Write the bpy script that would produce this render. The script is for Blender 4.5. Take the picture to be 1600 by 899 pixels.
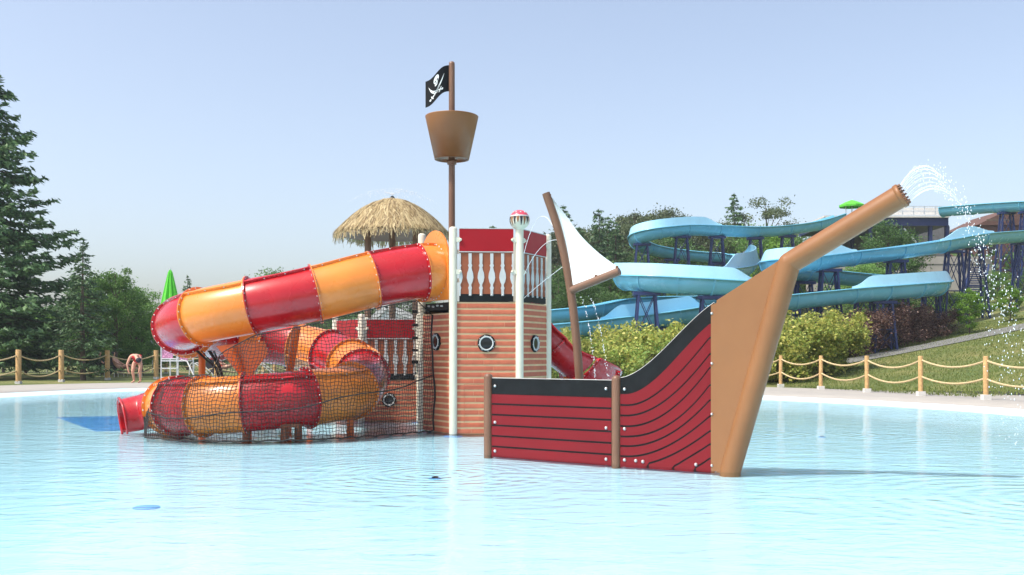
import bpy, math, random
import numpy as np
from mathutils import Vector as V, Matrix
random.seed(7); rng = np.random.default_rng(7)
for o in list(bpy.data.objects): bpy.data.objects.remove(o)
scene = bpy.context.scene
C = scene.collection
R = math.radians
# ---------------------------------------------------------------- camera
F, HOR, CH = 1550.0, 553.0, 1.3            # focal length in photo pixels, horizon row, eye height above water
cam = bpy.data.cameras.new('camera'); cam.sensor_width = 36; cam.lens = F/1600*36
cam.shift_y = (HOR-449.5)/1600; cam.clip_end = 6000; cam.clip_start = .05
co = bpy.data.objects.new('camera', cam); C.objects.link(co)
co.location = (0, 0, CH); co.rotation_euler = (R(90), 0, 0); scene.camera = co
# ---------------------------------------------------------------- sky, sun, exposure
SUN_AZ, SUN_EL = 240.0, 58.0                # compass from +Y clockwise: behind the camera's left shoulder
w = bpy.data.worlds.new('World'); scene.world = w; w.use_nodes = True
nt = w.node_tree; bg = nt.nodes['Background']
sky = nt.nodes.new('ShaderNodeTexSky'); sky.sky_type = 'NISHITA'; sky.sun_disc = False
sky.sun_elevation = R(SUN_EL); sky.sun_rotation = R(SUN_AZ)
sky.air_density = .9; sky.dust_density = 3.2; sky.ozone_density = .2; sky.altitude = 0
hz = nt.nodes.new('ShaderNodeHueSaturation'); hz.inputs['Saturation'].default_value = .82; hz.inputs['Value'].default_value = 1.10
nt.links.new(sky.outputs[0], hz.inputs['Color']); nt.links.new(hz.outputs[0], bg.inputs[0]); bg.inputs[1].default_value = .135
sl = bpy.data.lights.new('sun', 'SUN'); sl.energy = 2.6; sl.angle = R(.6); sl.color = (1, .95, .87)
so = bpy.data.objects.new('sun', sl); C.objects.link(so)
sd = V((math.sin(R(SUN_AZ))*math.cos(R(SUN_EL)), math.cos(R(SUN_AZ))*math.cos(R(SUN_EL)), math.sin(R(SUN_EL))))
so.rotation_euler = sd.to_track_quat('Z', 'Y').to_euler(); so.location = sd*50
scene.view_settings.view_transform = 'Standard'; scene.view_settings.look = 'None'
scene.view_settings.exposure = .80; scene.view_settings.gamma = 1
scene.render.engine = 'CYCLES'
scene.cycles.transparent_max_bounces = 16; scene.cycles.max_bounces = 8
# ---------------------------------------------------------------- materials
def newmat(name):
    m = bpy.data.materials.new(name); m.use_nodes = True
    return m, m.node_tree, m.node_tree.nodes['Principled BSDF']
def mat(name, col, rough=.5, var=.08, scale=6, bump=0, bscale=40, metal=0, coat=0, dirt=0):
    m, t, p = newmat(name); N, L = t.nodes.new, t.links.new
    tc = N('ShaderNodeTexCoord'); nz = N('ShaderNodeTexNoise'); nz.inputs['Scale'].default_value = scale
    nz.inputs['Detail'].default_value = 6; L(tc.outputs['Object'], nz.inputs['Vector'])
    hs = N('ShaderNodeHueSaturation'); hs.inputs['Color'].default_value = (*col, 1)
    mr = N('ShaderNodeMapRange'); mr.inputs[1].default_value = .3; mr.inputs[2].default_value = .7
    mr.inputs[3].default_value = 1-var; mr.inputs[4].default_value = 1+var
    L(nz.outputs[0], mr.inputs[0]); L(mr.outputs[0], hs.inputs['Value'])
    ra = N('ShaderNodeMapRange'); ra.inputs[3].default_value = max(.02, rough-.08); ra.inputs[4].default_value = min(1, rough+.1)
    n2 = N('ShaderNodeTexNoise'); n2.inputs['Scale'].default_value = scale*2.7; L(tc.outputs['Object'], n2.inputs['Vector'])
    L(n2.outputs[0], ra.inputs[0]); L(ra.outputs[0], p.inputs['Roughness'])
    L(hs.outputs[0], p.inputs['Base Color'])
    p.inputs['Metallic'].default_value = metal; p.inputs['Coat Weight'].default_value = coat
    if bump:
        nb = N('ShaderNodeTexNoise'); nb.inputs['Scale'].default_value = bscale; nb.inputs['Detail'].default_value = 8
        L(tc.outputs['Object'], nb.inputs['Vector'])
        b = N('ShaderNodeBump'); b.inputs['Strength'].default_value = bump; b.inputs['Distance'].default_value = .02
        L(nb.outputs[0], b.inputs['Height']); L(b.outputs[0], p.inputs['Normal'])
    return m
def leafmat(name, cols, trans=.35, rough=.5):
    m, t, p = newmat(name); N, L = t.nodes.new, t.links.new
    g = N('ShaderNodeNewGeometry'); cr = N('ShaderNodeValToRGB')
    oi = N('ShaderNodeObjectInfo'); hs = N('ShaderNodeHueSaturation')
    el = cr.color_ramp.elements
    while len(el) < len(cols): el.new(.5)
    for i, c in enumerate(cols): el[i].position = i/(len(cols)-1); el[i].color = (*c, 1)
    L(g.outputs['Random Per Island'], cr.inputs[0]); L(cr.outputs[0], hs.inputs['Color'])
    mr = N('ShaderNodeMapRange'); mr.inputs[3].default_value = .8; mr.inputs[4].default_value = 1.2
    L(oi.outputs['Random'], mr.inputs[0]); L(mr.outputs[0], hs.inputs['Value'])
    L(hs.outputs[0], p.inputs['Base Color']); p.inputs['Roughness'].default_value = rough
    p.inputs['Specular IOR Level'].default_value = .3
    tr = N('ShaderNodeBsdfTranslucent'); L(hs.outputs[0], tr.inputs[0])
    mx = N('ShaderNodeMixShader'); mx.inputs[0].default_value = trans
    L(p.outputs[0], mx.inputs[1]); L(tr.outputs[0], mx.inputs[2])
    L(mx.outputs[0], t.nodes['Material Output'].inputs[0])
    return m
M = {}
M['red'] = mat('red_fibreglass', (.42, .007, .012), .26, .14, 1.6, coat=.2)
M['orange'] = mat('orange_fibreglass', (.72, .215, .03), .28, .11, 1.6, coat=.2)
M['orange_steel'] = mat('orange_steel', (.66, .13, .012), .35, .1, 5)
M['cream'] = mat('cream_paint', (.62, .585, .47), .38, .05, 4)
M['tan'] = mat('tan_paint', (.235, .096, .030), .45, .06, 2.5)
M['brown'] = mat('brown_paint', (.165, .08, .045), .4, .07, 3)
M['plank'] = mat('salmon_plank', (.43, .105, .048), .55, .12, 9, .15, 60)
M['plank2'] = mat('salmon_plank_b', (.39, .09, .042), .55, .12, 7, .15, 60)
M['joint'] = mat('tan_joint', (.56, .38, .21), .6, .1, 8)
M['black'] = mat('black_plastic', (.008, .009, .010), .45, .25, 8)
SPEC = ('hullred', 'black', 'railred')
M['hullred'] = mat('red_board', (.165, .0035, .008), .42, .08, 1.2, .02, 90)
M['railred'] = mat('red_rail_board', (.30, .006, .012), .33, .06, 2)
M['rust'] = mat('rust_board', (.25, .062, .02), .5, .12, 5)
M['white'] = mat('white_board', (.47, .475, .465), .5, .06, 7)
M['steel'] = mat('galvanised_steel', (.6, .6, .6), .32, .06, 12, metal=.9)
M['sail'] = mat('white_sail', (.86, .88, .87), .5, .02, 2)
M['net'] = mat('black_net', (.02, .017, .016), .8, .2, 10)
M['glass'] = mat('dark_glass', (.012, .014, .018), .08, .1, 4)
M['thatch'] = leafmat('thatch', [(.20, .14, .065), (.38, .29, .15), (.52, .42, .24), (.14, .09, .045)], .15, .8)
M['flume'] = mat('blue_flume', (.155, .49, .69), .24, .05, 1.2, coat=.35)
M['flume_sunlit'] = mat('sunlit_blue_flume', (.34, .64, .80), .3, .05, 1.5, coat=.3)  # paler copy of the flume blue, sunlight painted into the splash guards
M['bluesteel'] = mat('dark_blue_steel', (.016, .03, .115), .45, .1, 3)
M['wood'] = mat('fence_post_timber', (.50, .31, .13), .7, .2, 14, .3, 60)
M['rope'] = mat('tan_rope', (.52, .40, .22), .85, .12, 20, .3, 200)
M['concrete'] = mat('concrete', (.335, .315, .285), .85, .07, 1.5, .15, 25)
M['base'] = mat('post_base_concrete', (.60, .59, .56), .85, .08, 9, .2, 60)
M['asphalt'] = mat('asphalt', (.17, .17, .165), .9, .12, 8, .2, 120)
M['aluminium'] = mat('aluminium', (.72, .73, .74), .35, .05, 8, metal=.7)
M['green_cloth'] = mat('green_cloth', (.09, .50, .03), .7, .1, 6)
M['skin'] = mat('skin', (.58, .31, .215), .5, .06, 20)
M['swimred'] = mat('red_cloth', (.55, .02, .03), .75, .15, 20)
M['dark_cloth'] = mat('dark_cloth', (.02, .02, .03), .75, .2, 20)
M['bark'] = mat('bark', (.11, .08, .06), .9, .25, 6, .6, 18)
M['shingle'] = mat('grey_shingle', (.13, .13, .135), .85, .2, 4, .3, 30)
M['house'] = mat('white_clapboard', (.72, .75, .78), .7, .04, 3)
M['brick'] = mat('brick', (.11, .055, .042), .85, .2, 2, .3, 20)
M['mulch'] = mat('soil', (.06, .045, .03), .95, .3, 3, .5, 15)
M['blue_paint'] = mat('blue_floor_paint', (.10, .40, .82), .5, .08, 2)
M['pink'] = mat('pink_ball_paint', (.60, .06, .10), .3, .1, 6)
M['floral'] = mat('floral_cloth', (.45, .20, .33), .8, .75, 14)
M['lawn_blade'] = leafmat('grass_blades', [(.07, .12, .02), (.14, .19, .04), (.22, .23, .065), (.10, .15, .03)], .3, .6)
M['spruce'] = leafmat('spruce_needles', [(0.040, 0.095, 0.040), (0.079, 0.158, 0.062), (0.128, 0.220, 0.085), (0.056, 0.119, 0.056)], .15, .55)
M['leaf'] = leafmat('deciduous_leaves', [(0.071, 0.167, 0.033), (0.123, 0.258, 0.056), (0.190, 0.335, 0.079), (0.094, 0.190, 0.049)], .35)
M['leafdark'] = leafmat('dark_leaves', [(0.043, 0.104, 0.030), (0.076, 0.162, 0.043), (0.118, 0.215, 0.061), (0.054, 0.108, 0.034)], .3)
M['leafgrey'] = leafmat('grey_green_leaves', [(0.079, 0.112, 0.046), (0.112, 0.151, 0.066), (0.158, 0.198, 0.093), (0.066, 0.093, 0.040)], .3)
M['leafyellow'] = leafmat('yellow_green_leaves', [(.20, .28, .05), (.36, .40, .09), (.52, .48, .13), (.13, .21, .04), (.40, .36, .08)], .35)
M['leafpurple'] = leafmat('purple_leaves', [(0.061, 0.028, 0.028), (0.110, 0.055, 0.044), (0.176, 0.094, 0.066), (0.308, 0.209, 0.165), (0.050, 0.024, 0.022)], .25)
M['leafbright'] = leafmat('bright_leaves', [(0.110, 0.242, 0.022), (0.165, 0.319, 0.039), (0.220, 0.374, 0.050), (0.077, 0.176, 0.022)], .4)
for k_ in SPEC: M[k_].node_tree.nodes['Principled BSDF'].inputs['Specular IOR Level'].default_value = .16 if k_ == 'black' else .25
def dropmat():
    m, t, p = newmat('water_drops'); p.inputs['Base Color'].default_value = (.95, .97, 1, 1)
    p.inputs['Roughness'].default_value = .08; p.inputs['Transmission Weight'].default_value = .25; p.inputs['IOR'].default_value = 1.33
    return m
M['drop'] = dropmat()
def watermat():
    m, t, p = newmat('pool_water'); N, L = t.nodes.new, t.links.new; t.nodes.remove(p)
    tc = N('ShaderNodeTexCoord')
    mp = N('ShaderNodeMapping'); mp.inputs['Scale'].default_value = (1.1, 2.0, 1); L(tc.outputs['Object'], mp.inputs[0])
    def noise(s, d, dist):
        n = N('ShaderNodeTexNoise'); n.inputs['Scale'].default_value = s; n.inputs['Detail'].default_value = d
        n.inputs['Distortion'].default_value = dist; L(mp.outputs[0], n.inputs['Vector']); return n
    a, b = noise(1.5, 3, 1.0), noise(5.5, 3, .8)
    ad = N('ShaderNodeMath'); ad.operation = 'MULTIPLY_ADD'; ad.inputs[1].default_value = .32
    L(b.outputs[0], ad.inputs[0]); L(a.outputs[0], ad.inputs[2]); cur = ad.outputs[0]
    for (x, y, k, rad, amp) in RINGS:            # ripple rings spreading from the bubblers
        s = N('ShaderNodeVectorMath'); s.operation = 'DISTANCE'; s.inputs[1].default_value = (x, y, 0)
        L(tc.outputs['Object'], s.inputs[0])
        mu = N('ShaderNodeMath'); mu.operation = 'MULTIPLY_ADD'; mu.inputs[1].default_value = k; L(s.outputs['Value'], mu.inputs[0])
        ns = N('ShaderNodeMath'); ns.operation = 'MULTIPLY'; ns.inputs[1].default_value = 3.0; L(a.outputs[0], ns.inputs[0]); L(ns.outputs[0], mu.inputs[2])
        sn = N('ShaderNodeMath'); sn.operation = 'SINE'; L(mu.outputs[0], sn.inputs[0])
        fo = N('ShaderNodeMapRange'); fo.inputs[1].default_value = 0; fo.inputs[2].default_value = rad
        fo.inputs[3].default_value = amp; fo.inputs[4].default_value = 0; L(s.outputs['Value'], fo.inputs[0])
        pr = N('ShaderNodeMath'); pr.operation = 'MULTIPLY_ADD'; L(sn.outputs[0], pr.inputs[0]); L(fo.outputs[0], pr.inputs[1]); L(cur, pr.inputs[2])
        cur = pr.outputs[0]
    bp = N('ShaderNodeBump'); bp.inputs['Strength'].default_value = .5; bp.inputs['Distance'].default_value = .032
    L(cur, bp.inputs['Height'])
    fr = N('ShaderNodeFresnel'); fr.inputs[0].default_value = 1.33; L(bp.outputs[0], fr.inputs['Normal'])
    tr = N('ShaderNodeBsdfTransparent'); tr.inputs[0].default_value = (.90, .975, .99, 1)
    gl = N('ShaderNodeBsdfGlossy'); gl.inputs['Roughness'].default_value = .03; L(bp.outputs[0], gl.inputs['Normal'])
    mx = N('ShaderNodeMixShader'); L(fr.outputs[0], mx.inputs[0]); L(tr.outputs[0], mx.inputs[1]); L(gl.outputs[0], mx.inputs[2])
    L(mx.outputs[0], t.nodes['Material Output'].inputs[0])
    return m
RINGS = [(-.83, 10.7, 34, 2.2, .20), (5.0, 16.0, 30, 2.6, .2), (4.9, 8.8, 26, 3.0, .22), (-.3, 9.6, 22, 2.5, .12)]
M['water'] = watermat()
def lawnmat():
    m, t, p = newmat('lawn'); N, L = t.nodes.new, t.links.new
    tc = N('ShaderNodeTexCoord')
    n1 = N('ShaderNodeTexNoise'); n1.inputs['Scale'].default_value = .35; n1.inputs['Detail'].default_value = 7; n1.inputs['Roughness'].default_value = .7
    n2 = N('ShaderNodeTexNoise'); n2.inputs['Scale'].default_value = 9; n2.inputs['Detail'].default_value = 6
    L(tc.outputs['Object'], n1.inputs[0]); L(tc.outputs['Object'], n2.inputs[0])
    cr = N('ShaderNodeValToRGB'); e = cr.color_ramp.elements
    e[0].position = .35; e[0].color = (.07, .11, .02, 1); e[1].position = .68; e[1].color = (.21, .19, .065, 1)
    x = e.new(.5); x.color = (.12, .145, .036, 1)
    ad = N('ShaderNodeMath'); ad.operation = 'MULTIPLY_ADD'; ad.inputs[1].default_value = .45; ad.inputs[2].default_value = -.22
    L(n2.outputs[0], ad.inputs[0]); a2 = N('ShaderNodeMath'); L(ad.outputs[0], a2.inputs[0]); L(n1.outputs[0], a2.inputs[1])
    L(a2.outputs[0], cr.inputs[0]); L(cr.outputs[0], p.inputs['Base Color']); p.inputs['Roughness'].default_value = .9
    b = N('ShaderNodeBump'); b.inputs['Strength'].default_value = .8; b.inputs['Distance'].default_value = .08; L(n2.outputs[0], b.inputs['Height']); L(b.outputs[0], p.inputs['Normal'])
    return m
M['lawn'] = lawnmat()
M['floor'] = mat('pool_floor_paint', (.525, .76, .865), .6, .06, .35)
# ---------------------------------------------------------------- helpers
def at(px, py, D): return V(((px-800)/F*D, D, CH-(py-HOR)/F*D))
WL = {}
def tag(o, label=None, cat=None, group=None, kind=None):
    if label: o['label'] = label
    if cat: o['category'] = cat
    if group: o['group'] = group
    if kind: o['kind'] = kind
    return o
def thing(name, label, cat, loc=(0, 0, 0), group=None):
    o = bpy.data.objects.new(name, None); C.objects.link(o); o.location = loc; o.empty_display_size = .2
    WL[o] = V(loc); return tag(o, label, cat, group)
class MB:
    def __init__(s): s.v = []; s.f = []; s.sm = []; s.mi = []
    def add(s, vs, fs, smooth=False, mi=0):
        b = len(s.v); s.v += [tuple(x) for x in vs]
        for f in fs: s.f.append([b+i for i in f]); s.sm.append(smooth); s.mi.append(mi)
        return s
    def box(s, c, size, ax=None):
        c = V(c); x, y, z = [d/2 for d in size]; ax = ax or (V((1, 0, 0)), V((0, 1, 0)), V((0, 0, 1)))
        vs = [c+ax[0]*(a*x)+ax[1]*(b*y)+ax[2]*(d*z) for a in (-1, 1) for b in (-1, 1) for d in (-1, 1)]
        return s.add(vs, [(0, 1, 3, 2), (4, 6, 7, 5), (0, 4, 5, 1), (2, 3, 7, 6), (0, 2, 6, 4), (1, 5, 7, 3)])
    def bar(s, a, b, w, h=None, up=(0, 0, 1)):
        a, b = V(a), V(b); t = b-a; L = t.length; t.normalize(); u = V(up)
        if abs(t.dot(u)) > .97: u = V((0, 1, 0))
        sd_ = t.cross(u).normalized(); u2 = sd_.cross(t)
        return s.box((a+b)/2, (L, w, h or w), (t, sd_, u2))
    def tube(s, pts, r, n=10, cap=True, smooth=True):
        pts = [V(p) for p in pts]; k = len(pts); rs = r if isinstance(r, (list, tuple)) else [r]*k
        T = [(pts[min(i+1, k-1)]-pts[max(i-1, 0)]).normalized() for i in range(k)]
        u = V((0, 0, 1)) if abs(T[0].z) < .9 else V((0, 1, 0))
        a = T[0].cross(u).normalized(); vs = []
        for i in range(k):
            a = (a-T[i]*a.dot(T[i])).normalized(); b = T[i].cross(a)
            for j in range(n):
                q = 2*math.pi*j/n; vs.append(pts[i]+a*(math.cos(q)*rs[i])+b*(math.sin(q)*rs[i]))
        fs = [(i*n+j, i*n+(j+1) % n, (i+1)*n+(j+1) % n, (i+1)*n+j) for i in range(k-1) for j in range(n)]
        s.add(vs, fs, smooth)
        if cap:
            s.add(vs[:n][::-1], [tuple(range(n))]); s.add(vs[-n:], [tuple(range(n))])
        return s
    def lathe(s, prof, c, n=24, axis=(0, 0, 1), smooth=True):      # prof: (radius, height) pairs
        c = V(c); ax = V(axis).normalized(); a = ax.orthogonal().normalized(); b = ax.cross(a); vs = []
        for (r, h) in prof:
            for j in range(n):
                q = 2*math.pi*j/n; vs.append(c+ax*h+(a*math.cos(q)+b*math.sin(q))*r)
        k = len(prof)
        return s.add(vs, [(i*n+j, i*n+(j+1) % n, (i+1)*n+(j+1) % n, (i+1)*n+j) for i in range(k-1) for j in range(n)], smooth)
    def prism(s, poly, O, ex, ey, th, holes=None):                  # a 2-D outline given depth along its normal
        O, ex, ey = V(O), V(ex), V(ey); nn = ex.cross(ey).normalized(); k = len(poly)
        fr = [O+ex*p[0]+ey*p[1]+nn*th for p in poly]; bk = [O+ex*p[0]+ey*p[1] for p in poly]
        s.add(fr, [tuple(range(k))]); s.add(bk, [tuple(range(k))[::-1]])
        return s.add(bk+fr, [(i, (i+1) % k, k+(i+1) % k, k+i) for i in range(k)])
    def sweep(s, pts, profs, closed=True, smooth=True, cap=True):   # profs[i]: list of (side, up) pairs
        pts = [V(p) for p in pts]; k = len(pts); vs = []
        for i in range(k):
            t = (pts[min(i+1, k-1)]-pts[max(i-1, 0)]).normalized()
            a = t.cross(V((0, 0, 1))).normalized(); b = a.cross(t)
            for (x, y) in profs[i]: vs.append(pts[i]+a*x+b*y)
        n = len(profs[0]); m = n if closed else n-1
        s.add(vs, [(i*n+j, i*n+(j+1) % n, (i+1)*n+(j+1) % n, (i+1)*n+j) for i in range(k-1) for j in range(m)], smooth)
        if cap and closed: s.add(vs[:n], [tuple(range(n))[::-1]]); s.add(vs[-n:], [tuple(range(n))])
        return s
    def ball(s, c, r, n=6, m=4):
        pr = [(r*math.sin(math.pi*i/m), -r*math.cos(math.pi*i/m)) for i in range(m+1)]
        return s.lathe(pr, c, n)
    def build(s, name, m, parent=None, loc=None):
        w0 = WL[parent] if parent else V(loc or (0, 0, 0))
        me = bpy.data.meshes.new(name)
        me.from_pydata([(x-w0.x, y-w0.y, z-w0.z) for x, y, z in s.v], [], s.f)
        ms = m if isinstance(m, list) else [m]
        for q in ms: me.materials.append(M[q])
        me.polygons.foreach_set('use_smooth', s.sm); me.polygons.foreach_set('material_index', s.mi); me.update()
        o = bpy.data.objects.new(name, me); C.objects.link(o); WL[o] = w0
        if parent: o.parent = parent
        else: o.location = w0
        return o
def npmesh(name, vs, quads, m, parent=None, smooth=False):
    vs = np.asarray(vs, np.float32).reshape(-1, 3); quads = np.asarray(quads, np.int32)
    k = quads.shape[1]; me = bpy.data.meshes.new(name)
    me.vertices.add(len(vs)); me.vertices.foreach_set('co', vs.ravel())
    me.loops.add(quads.size); me.loops.foreach_set('vertex_index', quads.ravel())
    me.polygons.add(len(quads)); me.polygons.foreach_set('loop_start', np.arange(0, quads.size, k, dtype=np.int32))
    me.materials.append(M[m]); me.update(calc_edges=True)
    o = bpy.data.objects.new(name, me); C.objects.link(o); WL[o] = V((0, 0, 0))
    if parent: o.parent = parent; WL[o] = WL[parent]
    return o
def copy_tree(o, parent=None):
    c = o.copy(); C.objects.link(c); c.parent = parent
    for ch in list(o.children): copy_tree(ch, c)
    return c
def catmull(P, step=None, n=8, closed=False):
    P = [V(p) for p in P]; out = []; k = len(P)
    for i in range(k if closed else k-1):
        if closed: a, b, c, d = P[(i-1) % k], P[i], P[(i+1) % k], P[(i+2) % k]
        else: a, b, c, d = P[max(i-1, 0)], P[i], P[i+1], P[min(i+2, k-1)]
        for j in range(n):
            t = j/n
            out.append(.5*((2*b)+(c-a)*t+(2*a-5*b+4*c-d)*t*t+(3*b-a-3*c+d)*t**3))
    if not closed: out.append(P[-1])
    return out
def sag(a, b, d, n=10):
    a, b = V(a), V(b); return [a.lerp(b, i/n)-V((0, 0, d*4*(i/n)*(1-i/n))) for i in range(n+1)]
def onplane(px, py, P, d):                 # where the sight line meets the upright plane through P along d (plan)
    kx = (px-800)/F; t = (kx*P[1]-P[0])/(d[0]-kx*d[1]); D = P[1]+d[1]*t
    return t, CH-(py-HOR)/F*D
# ================================================================ SETTING
out = [V((x, y, 0)) for x, y in [(10.6, 20.3), (9.4, 24), (7.1, 27.8), (3.2, 31.8), (-1.8, 34.8), (-7, 36.4), (-11.6, 35.6), (-14.4, 32), (-15.6, 26), (-16.2, 18), (-15.2, 9), (-12, 1), (-6, -5.5), (1, -7), (7.5, -3), (11, 5), (11.6, 13)]]
OUT = catmull(out, n=7, closed=True); NO = len(OUT)
NRM = []
for i in range(NO):
    t = OUT[(i+1) % NO]-OUT[i-1]; NRM.append(V((t.y, -t.x, 0)).normalized())
cx = sum(OUT, V((0, 0, 0)))/NO
if (OUT[0]-cx).dot(NRM[0]) < 0: NRM = [-n for n in NRM]
def terrain(x, y):
    q = (x-9.6)*.951+(y-35)*.308
    h = .12+(.155*max(0, q)*min(1, max(0, q)/6+.25) if q > 0 else 0)
    if q > 0: h = .12+.165*(math.sqrt(q*q+6)-2.45) 
    h = min(h, 7.5+.01*q)
    d = math.hypot(x, y)
    return h+max(0, d-90)*.012
def ringloft(name, offs, m, zf, kind='structure'):
    b = MB(); rings = []
    for off in offs:
        rings.append([OUT[i]+NRM[i]*off for i in range(NO)] if off < 60 else [cx+(OUT[i]-cx).normalized()*(off+14) for i in range(NO)])
    vs = [V((p.x, p.y, zf(off, p))) for off, r in zip(offs, rings) for p in r]
    b.add(vs, [(i*NO+j, (i+1)*NO+j, (i+1)*NO+(j+1) % NO, i*NO+(j+1) % NO) for i in range(len(offs)-1) for j in range(NO)], True)
    return b, vs
# pool floor with a sloping beach entry
b, vs = ringloft('pool_floor', [-4, -2, 0, 1.15], 'floor', lambda o, p: {-4: -.05, -2: -.035, 0: 0, 1.15: .062}[o])
b.add([V((p.x, p.y, -.05)) for p in vs[:NO]], [tuple(range(NO))])
tag(b.build('pool_floor', 'floor'), kind='structure')
b = MB(); b.add([V((OUT[i].x+NRM[i].x*.3, OUT[i].y+NRM[i].y*.3, 0)) for i in range(NO)], [tuple(range(NO))])
wo = tag(b.build('pool_water', 'water'), kind='structure')
b, _ = ringloft('pool_deck', [1.15, 1.16, 3, 6.2], 'concrete', lambda o, p: {1.15: .055, 1.16: .07, 3: .085, 6.2: .125}[o])
tag(b.build('pool_deck', 'concrete'), kind='structure')
b, _ = ringloft('lawn', [6.1, 7, 8.5, 10, 12, 14, 17, 20, 25, 30, 36, 43, 50, 58, 70, 90, 120, 200, 400, 900, 2500], 'lawn', lambda o, p: terrain(p.x, p.y)-(.03 if o < 6.2 else 0))
tag(b.build('lawn', 'lawn'), kind='structure')
# asphalt path climbing the hill, laid on the lawn
pp = catmull([(9.9, 41.5, 0), (12.5, 42.5, 0), (16.5, 43.5, 0), (22, 45.5, 0), (30, 49, 0)], n=8); b = MB(); vs = []
for i, p in enumerate(pp):
    t = (pp[min(i+1, len(pp)-1)]-pp[max(i-1, 0)]).normalized(); nn = V((-t.y, t.x, 0))
    for s_ in (-1, -.5, 0, .5, 1):
        q = p+nn*(s_*.9); vs.append((q.x, q.y, terrain(q.x, q.y)+.035))
b.add(vs, [(i*5+j, (i+1)*5+j, (i+1)*5+j+1, i*5+j+1) for i in range(len(pp)-1) for j in range(4)], True)
tag(b.build('asphalt_path', 'asphalt'), kind='structure')
# mown grass blades on the slope facing the pool
N = 110000; gx = rng.uniform(6, 32, N); gy = rng.uniform(27, 52, N)
q = (gx-9.6)*.951+(gy-35)*.308; ok = q > .35; gx, gy = gx[ok], gy[ok]; N = len(gx)
gz = np.array([terrain(a, c) for a, c in zip(gx, gy)]); an = rng.uniform(0, 6.28, N); hh = rng.uniform(.04, .10, N); ww = .014
base = np.stack([gx, gy, gz-.01], 1); dx = np.stack([np.cos(an)*ww, np.sin(an)*ww, 0*an], 1); tp = base+np.stack([rng.normal(0, .03, N), rng.normal(0, .03, N), hh], 1)
o = npmesh('grass', np.stack([base-dx, base+dx, tp], 1), np.arange(3*N).reshape(-1, 3), 'lawn_blade')
tag(o, 'short mown grass on the slope behind the rope fence', 'grass', kind='stuff')
# painted marks on the pool floor
b = MB(); P = [at(92, 650, 1)]
def onfloor(px, py, z=-.045): D = (CH-z)*F/(py-HOR); return V(((px-800)/F*D, D, z))
zb = -.125
quad = [onfloor(88, 652), onfloor(215, 650), onfloor(215, 672), onfloor(150, 674)]
b.prism([(p.x, p.y) for p in quad][::-1], (0, 0, -.052), (1, 0, 0), (0, 1, 0), .010)
tag(b.build('landing_mat', 'blue_paint'), 'flat blue landing mat under the water at the slide exit', 'mat')
def disc(px, py, r, label):
    p = onfloor(px, py, -.045); b = MB(); b.lathe([(0, .018), (r*.9, .018), (r, .012), (r, 0)], (p.x, p.y, -.056), 24)
    b.build('floor_drain', 'blue_paint', thing('floor_drain', label, 'drain', (p.x, p.y, -.056)) ).name = 'cover'
disc(229, 793, .115, 'round blue drain cover on the pool floor at lower left')
disc(1465, 653, .16, 'round blue drain cover on the pool floor near the right edge')
# ================================================================ THE SHIP TOWER
S = 1.08; a0 = R(3)
def hexa(P0, side, rot):
    p = V(P0); d = rot; vs = []
    for i in range(6): vs.append(p.copy()); p = p+V((math.cos(d), math.sin(d), 0))*side; d += R(60)
    return vs
HX = hexa((-.956, 16.1, 0), S, a0)         # 0 front-left, 1 front-right, 2 right, 3 back-right, 4 back-left (mast), 5 left
def face(hx, i):
    A, B = hx[i], hx[(i+1) % 6]; e = (B-A).normalized(); n = V((e.y, -e.x, 0)); return A, e, n, (B-A).length
tower = thing('pirate_ship_tower', 'tall six-sided play tower with salmon planks, portholes, mast and crow\'s nest', 'play tower', (-.47, 17.06, 0))
UPZ = V((0, 0, 1))
PROF = [(x*.98, y) for x, y in [(.022, 0), (.022, .10), (.034, .13), (.020, .16), (.020, .19), (.040, .23), (.056, .30), (.050, .37), (.030, .43), (.022, .47), (.036, .50), (.022, .53), (.026, .60), (.026, .70)]]
def railing(hx, i, zd, parent, red='railred'):
    A, e, n, L = face(hx, i); g = .10; wd = L-2*g
    z0, z1, z2 = zd+.11, zd+.80, zd+1.17
    MB().box(A+e*(L/2)+n*0+UPZ*(zd+.05), (wd, .03, .12), (e, n, UPZ)).build('kick_plate', 'black', parent)
    MB().box(A+e*(L/2)+UPZ*((z0+z1)/2+.001), (wd, .02, z1-z0), (e, n, UPZ)).build('rail_backing', 'rust', parent)
    MB().box(A+e*(L/2)+n*.012+UPZ*((z1+z2)/2), (wd, .03, z2-z1-.01), (e, n, UPZ)).build('top_board', red, parent)
    MB().box(A+e*(L/2)+n*.012+UPZ*(z2+.004), (wd+.004, .036, .012), (e, n, UPZ)).build('board_edge', 'white', parent)
    MB().box(A+e*(L/2)+n*.012+UPZ*(z1-.006), (wd+.004, .036, .012), (e, n, UPZ)).build('board_edge', 'white', parent)
    nb = 6
    for k in range(nb):
        u = g+wd*(k)/(nb-1); half = k in (0, nb-1)
        pts = [(x, z0-.03+y*.985) for x, y in PROF]; pts += [(-x, z0-.03+y*.985) for x, y in PROF[::-1]]
        if k == 0: pts = [(max(0, x), y) for x, y in pts]
        if k == nb-1: pts = [(min(0, x), y) for x, y in pts]
        MB().prism(pts, A+e*u+n*.0105, e, UPZ, .014).build('baluster', 'white', parent)
    for k in range(1, nb-1):
        u = g+wd*k/(nb-1); MB().ball(A+e*u+n*.028+UPZ*(z0-.015), .014).build('bolt', 'steel', parent)
    for s_, u in ((1, .07), (-1, L-.07)):       # clamps with round bolt heads
        for z in (z2-.18, z0+.36):
            c = MB().box(A+e*(u+s_*.008)+n*.02+UPZ*z, (.07, .05, .075), (e, n, UPZ)); c.lathe([(0, .03), (.018, .026), (.024, .01), (.024, 0)], A+e*(u+s_*.05)+n*.035+UPZ*z, 10, n)
            c.build('clamp', 'cream', parent)
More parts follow.
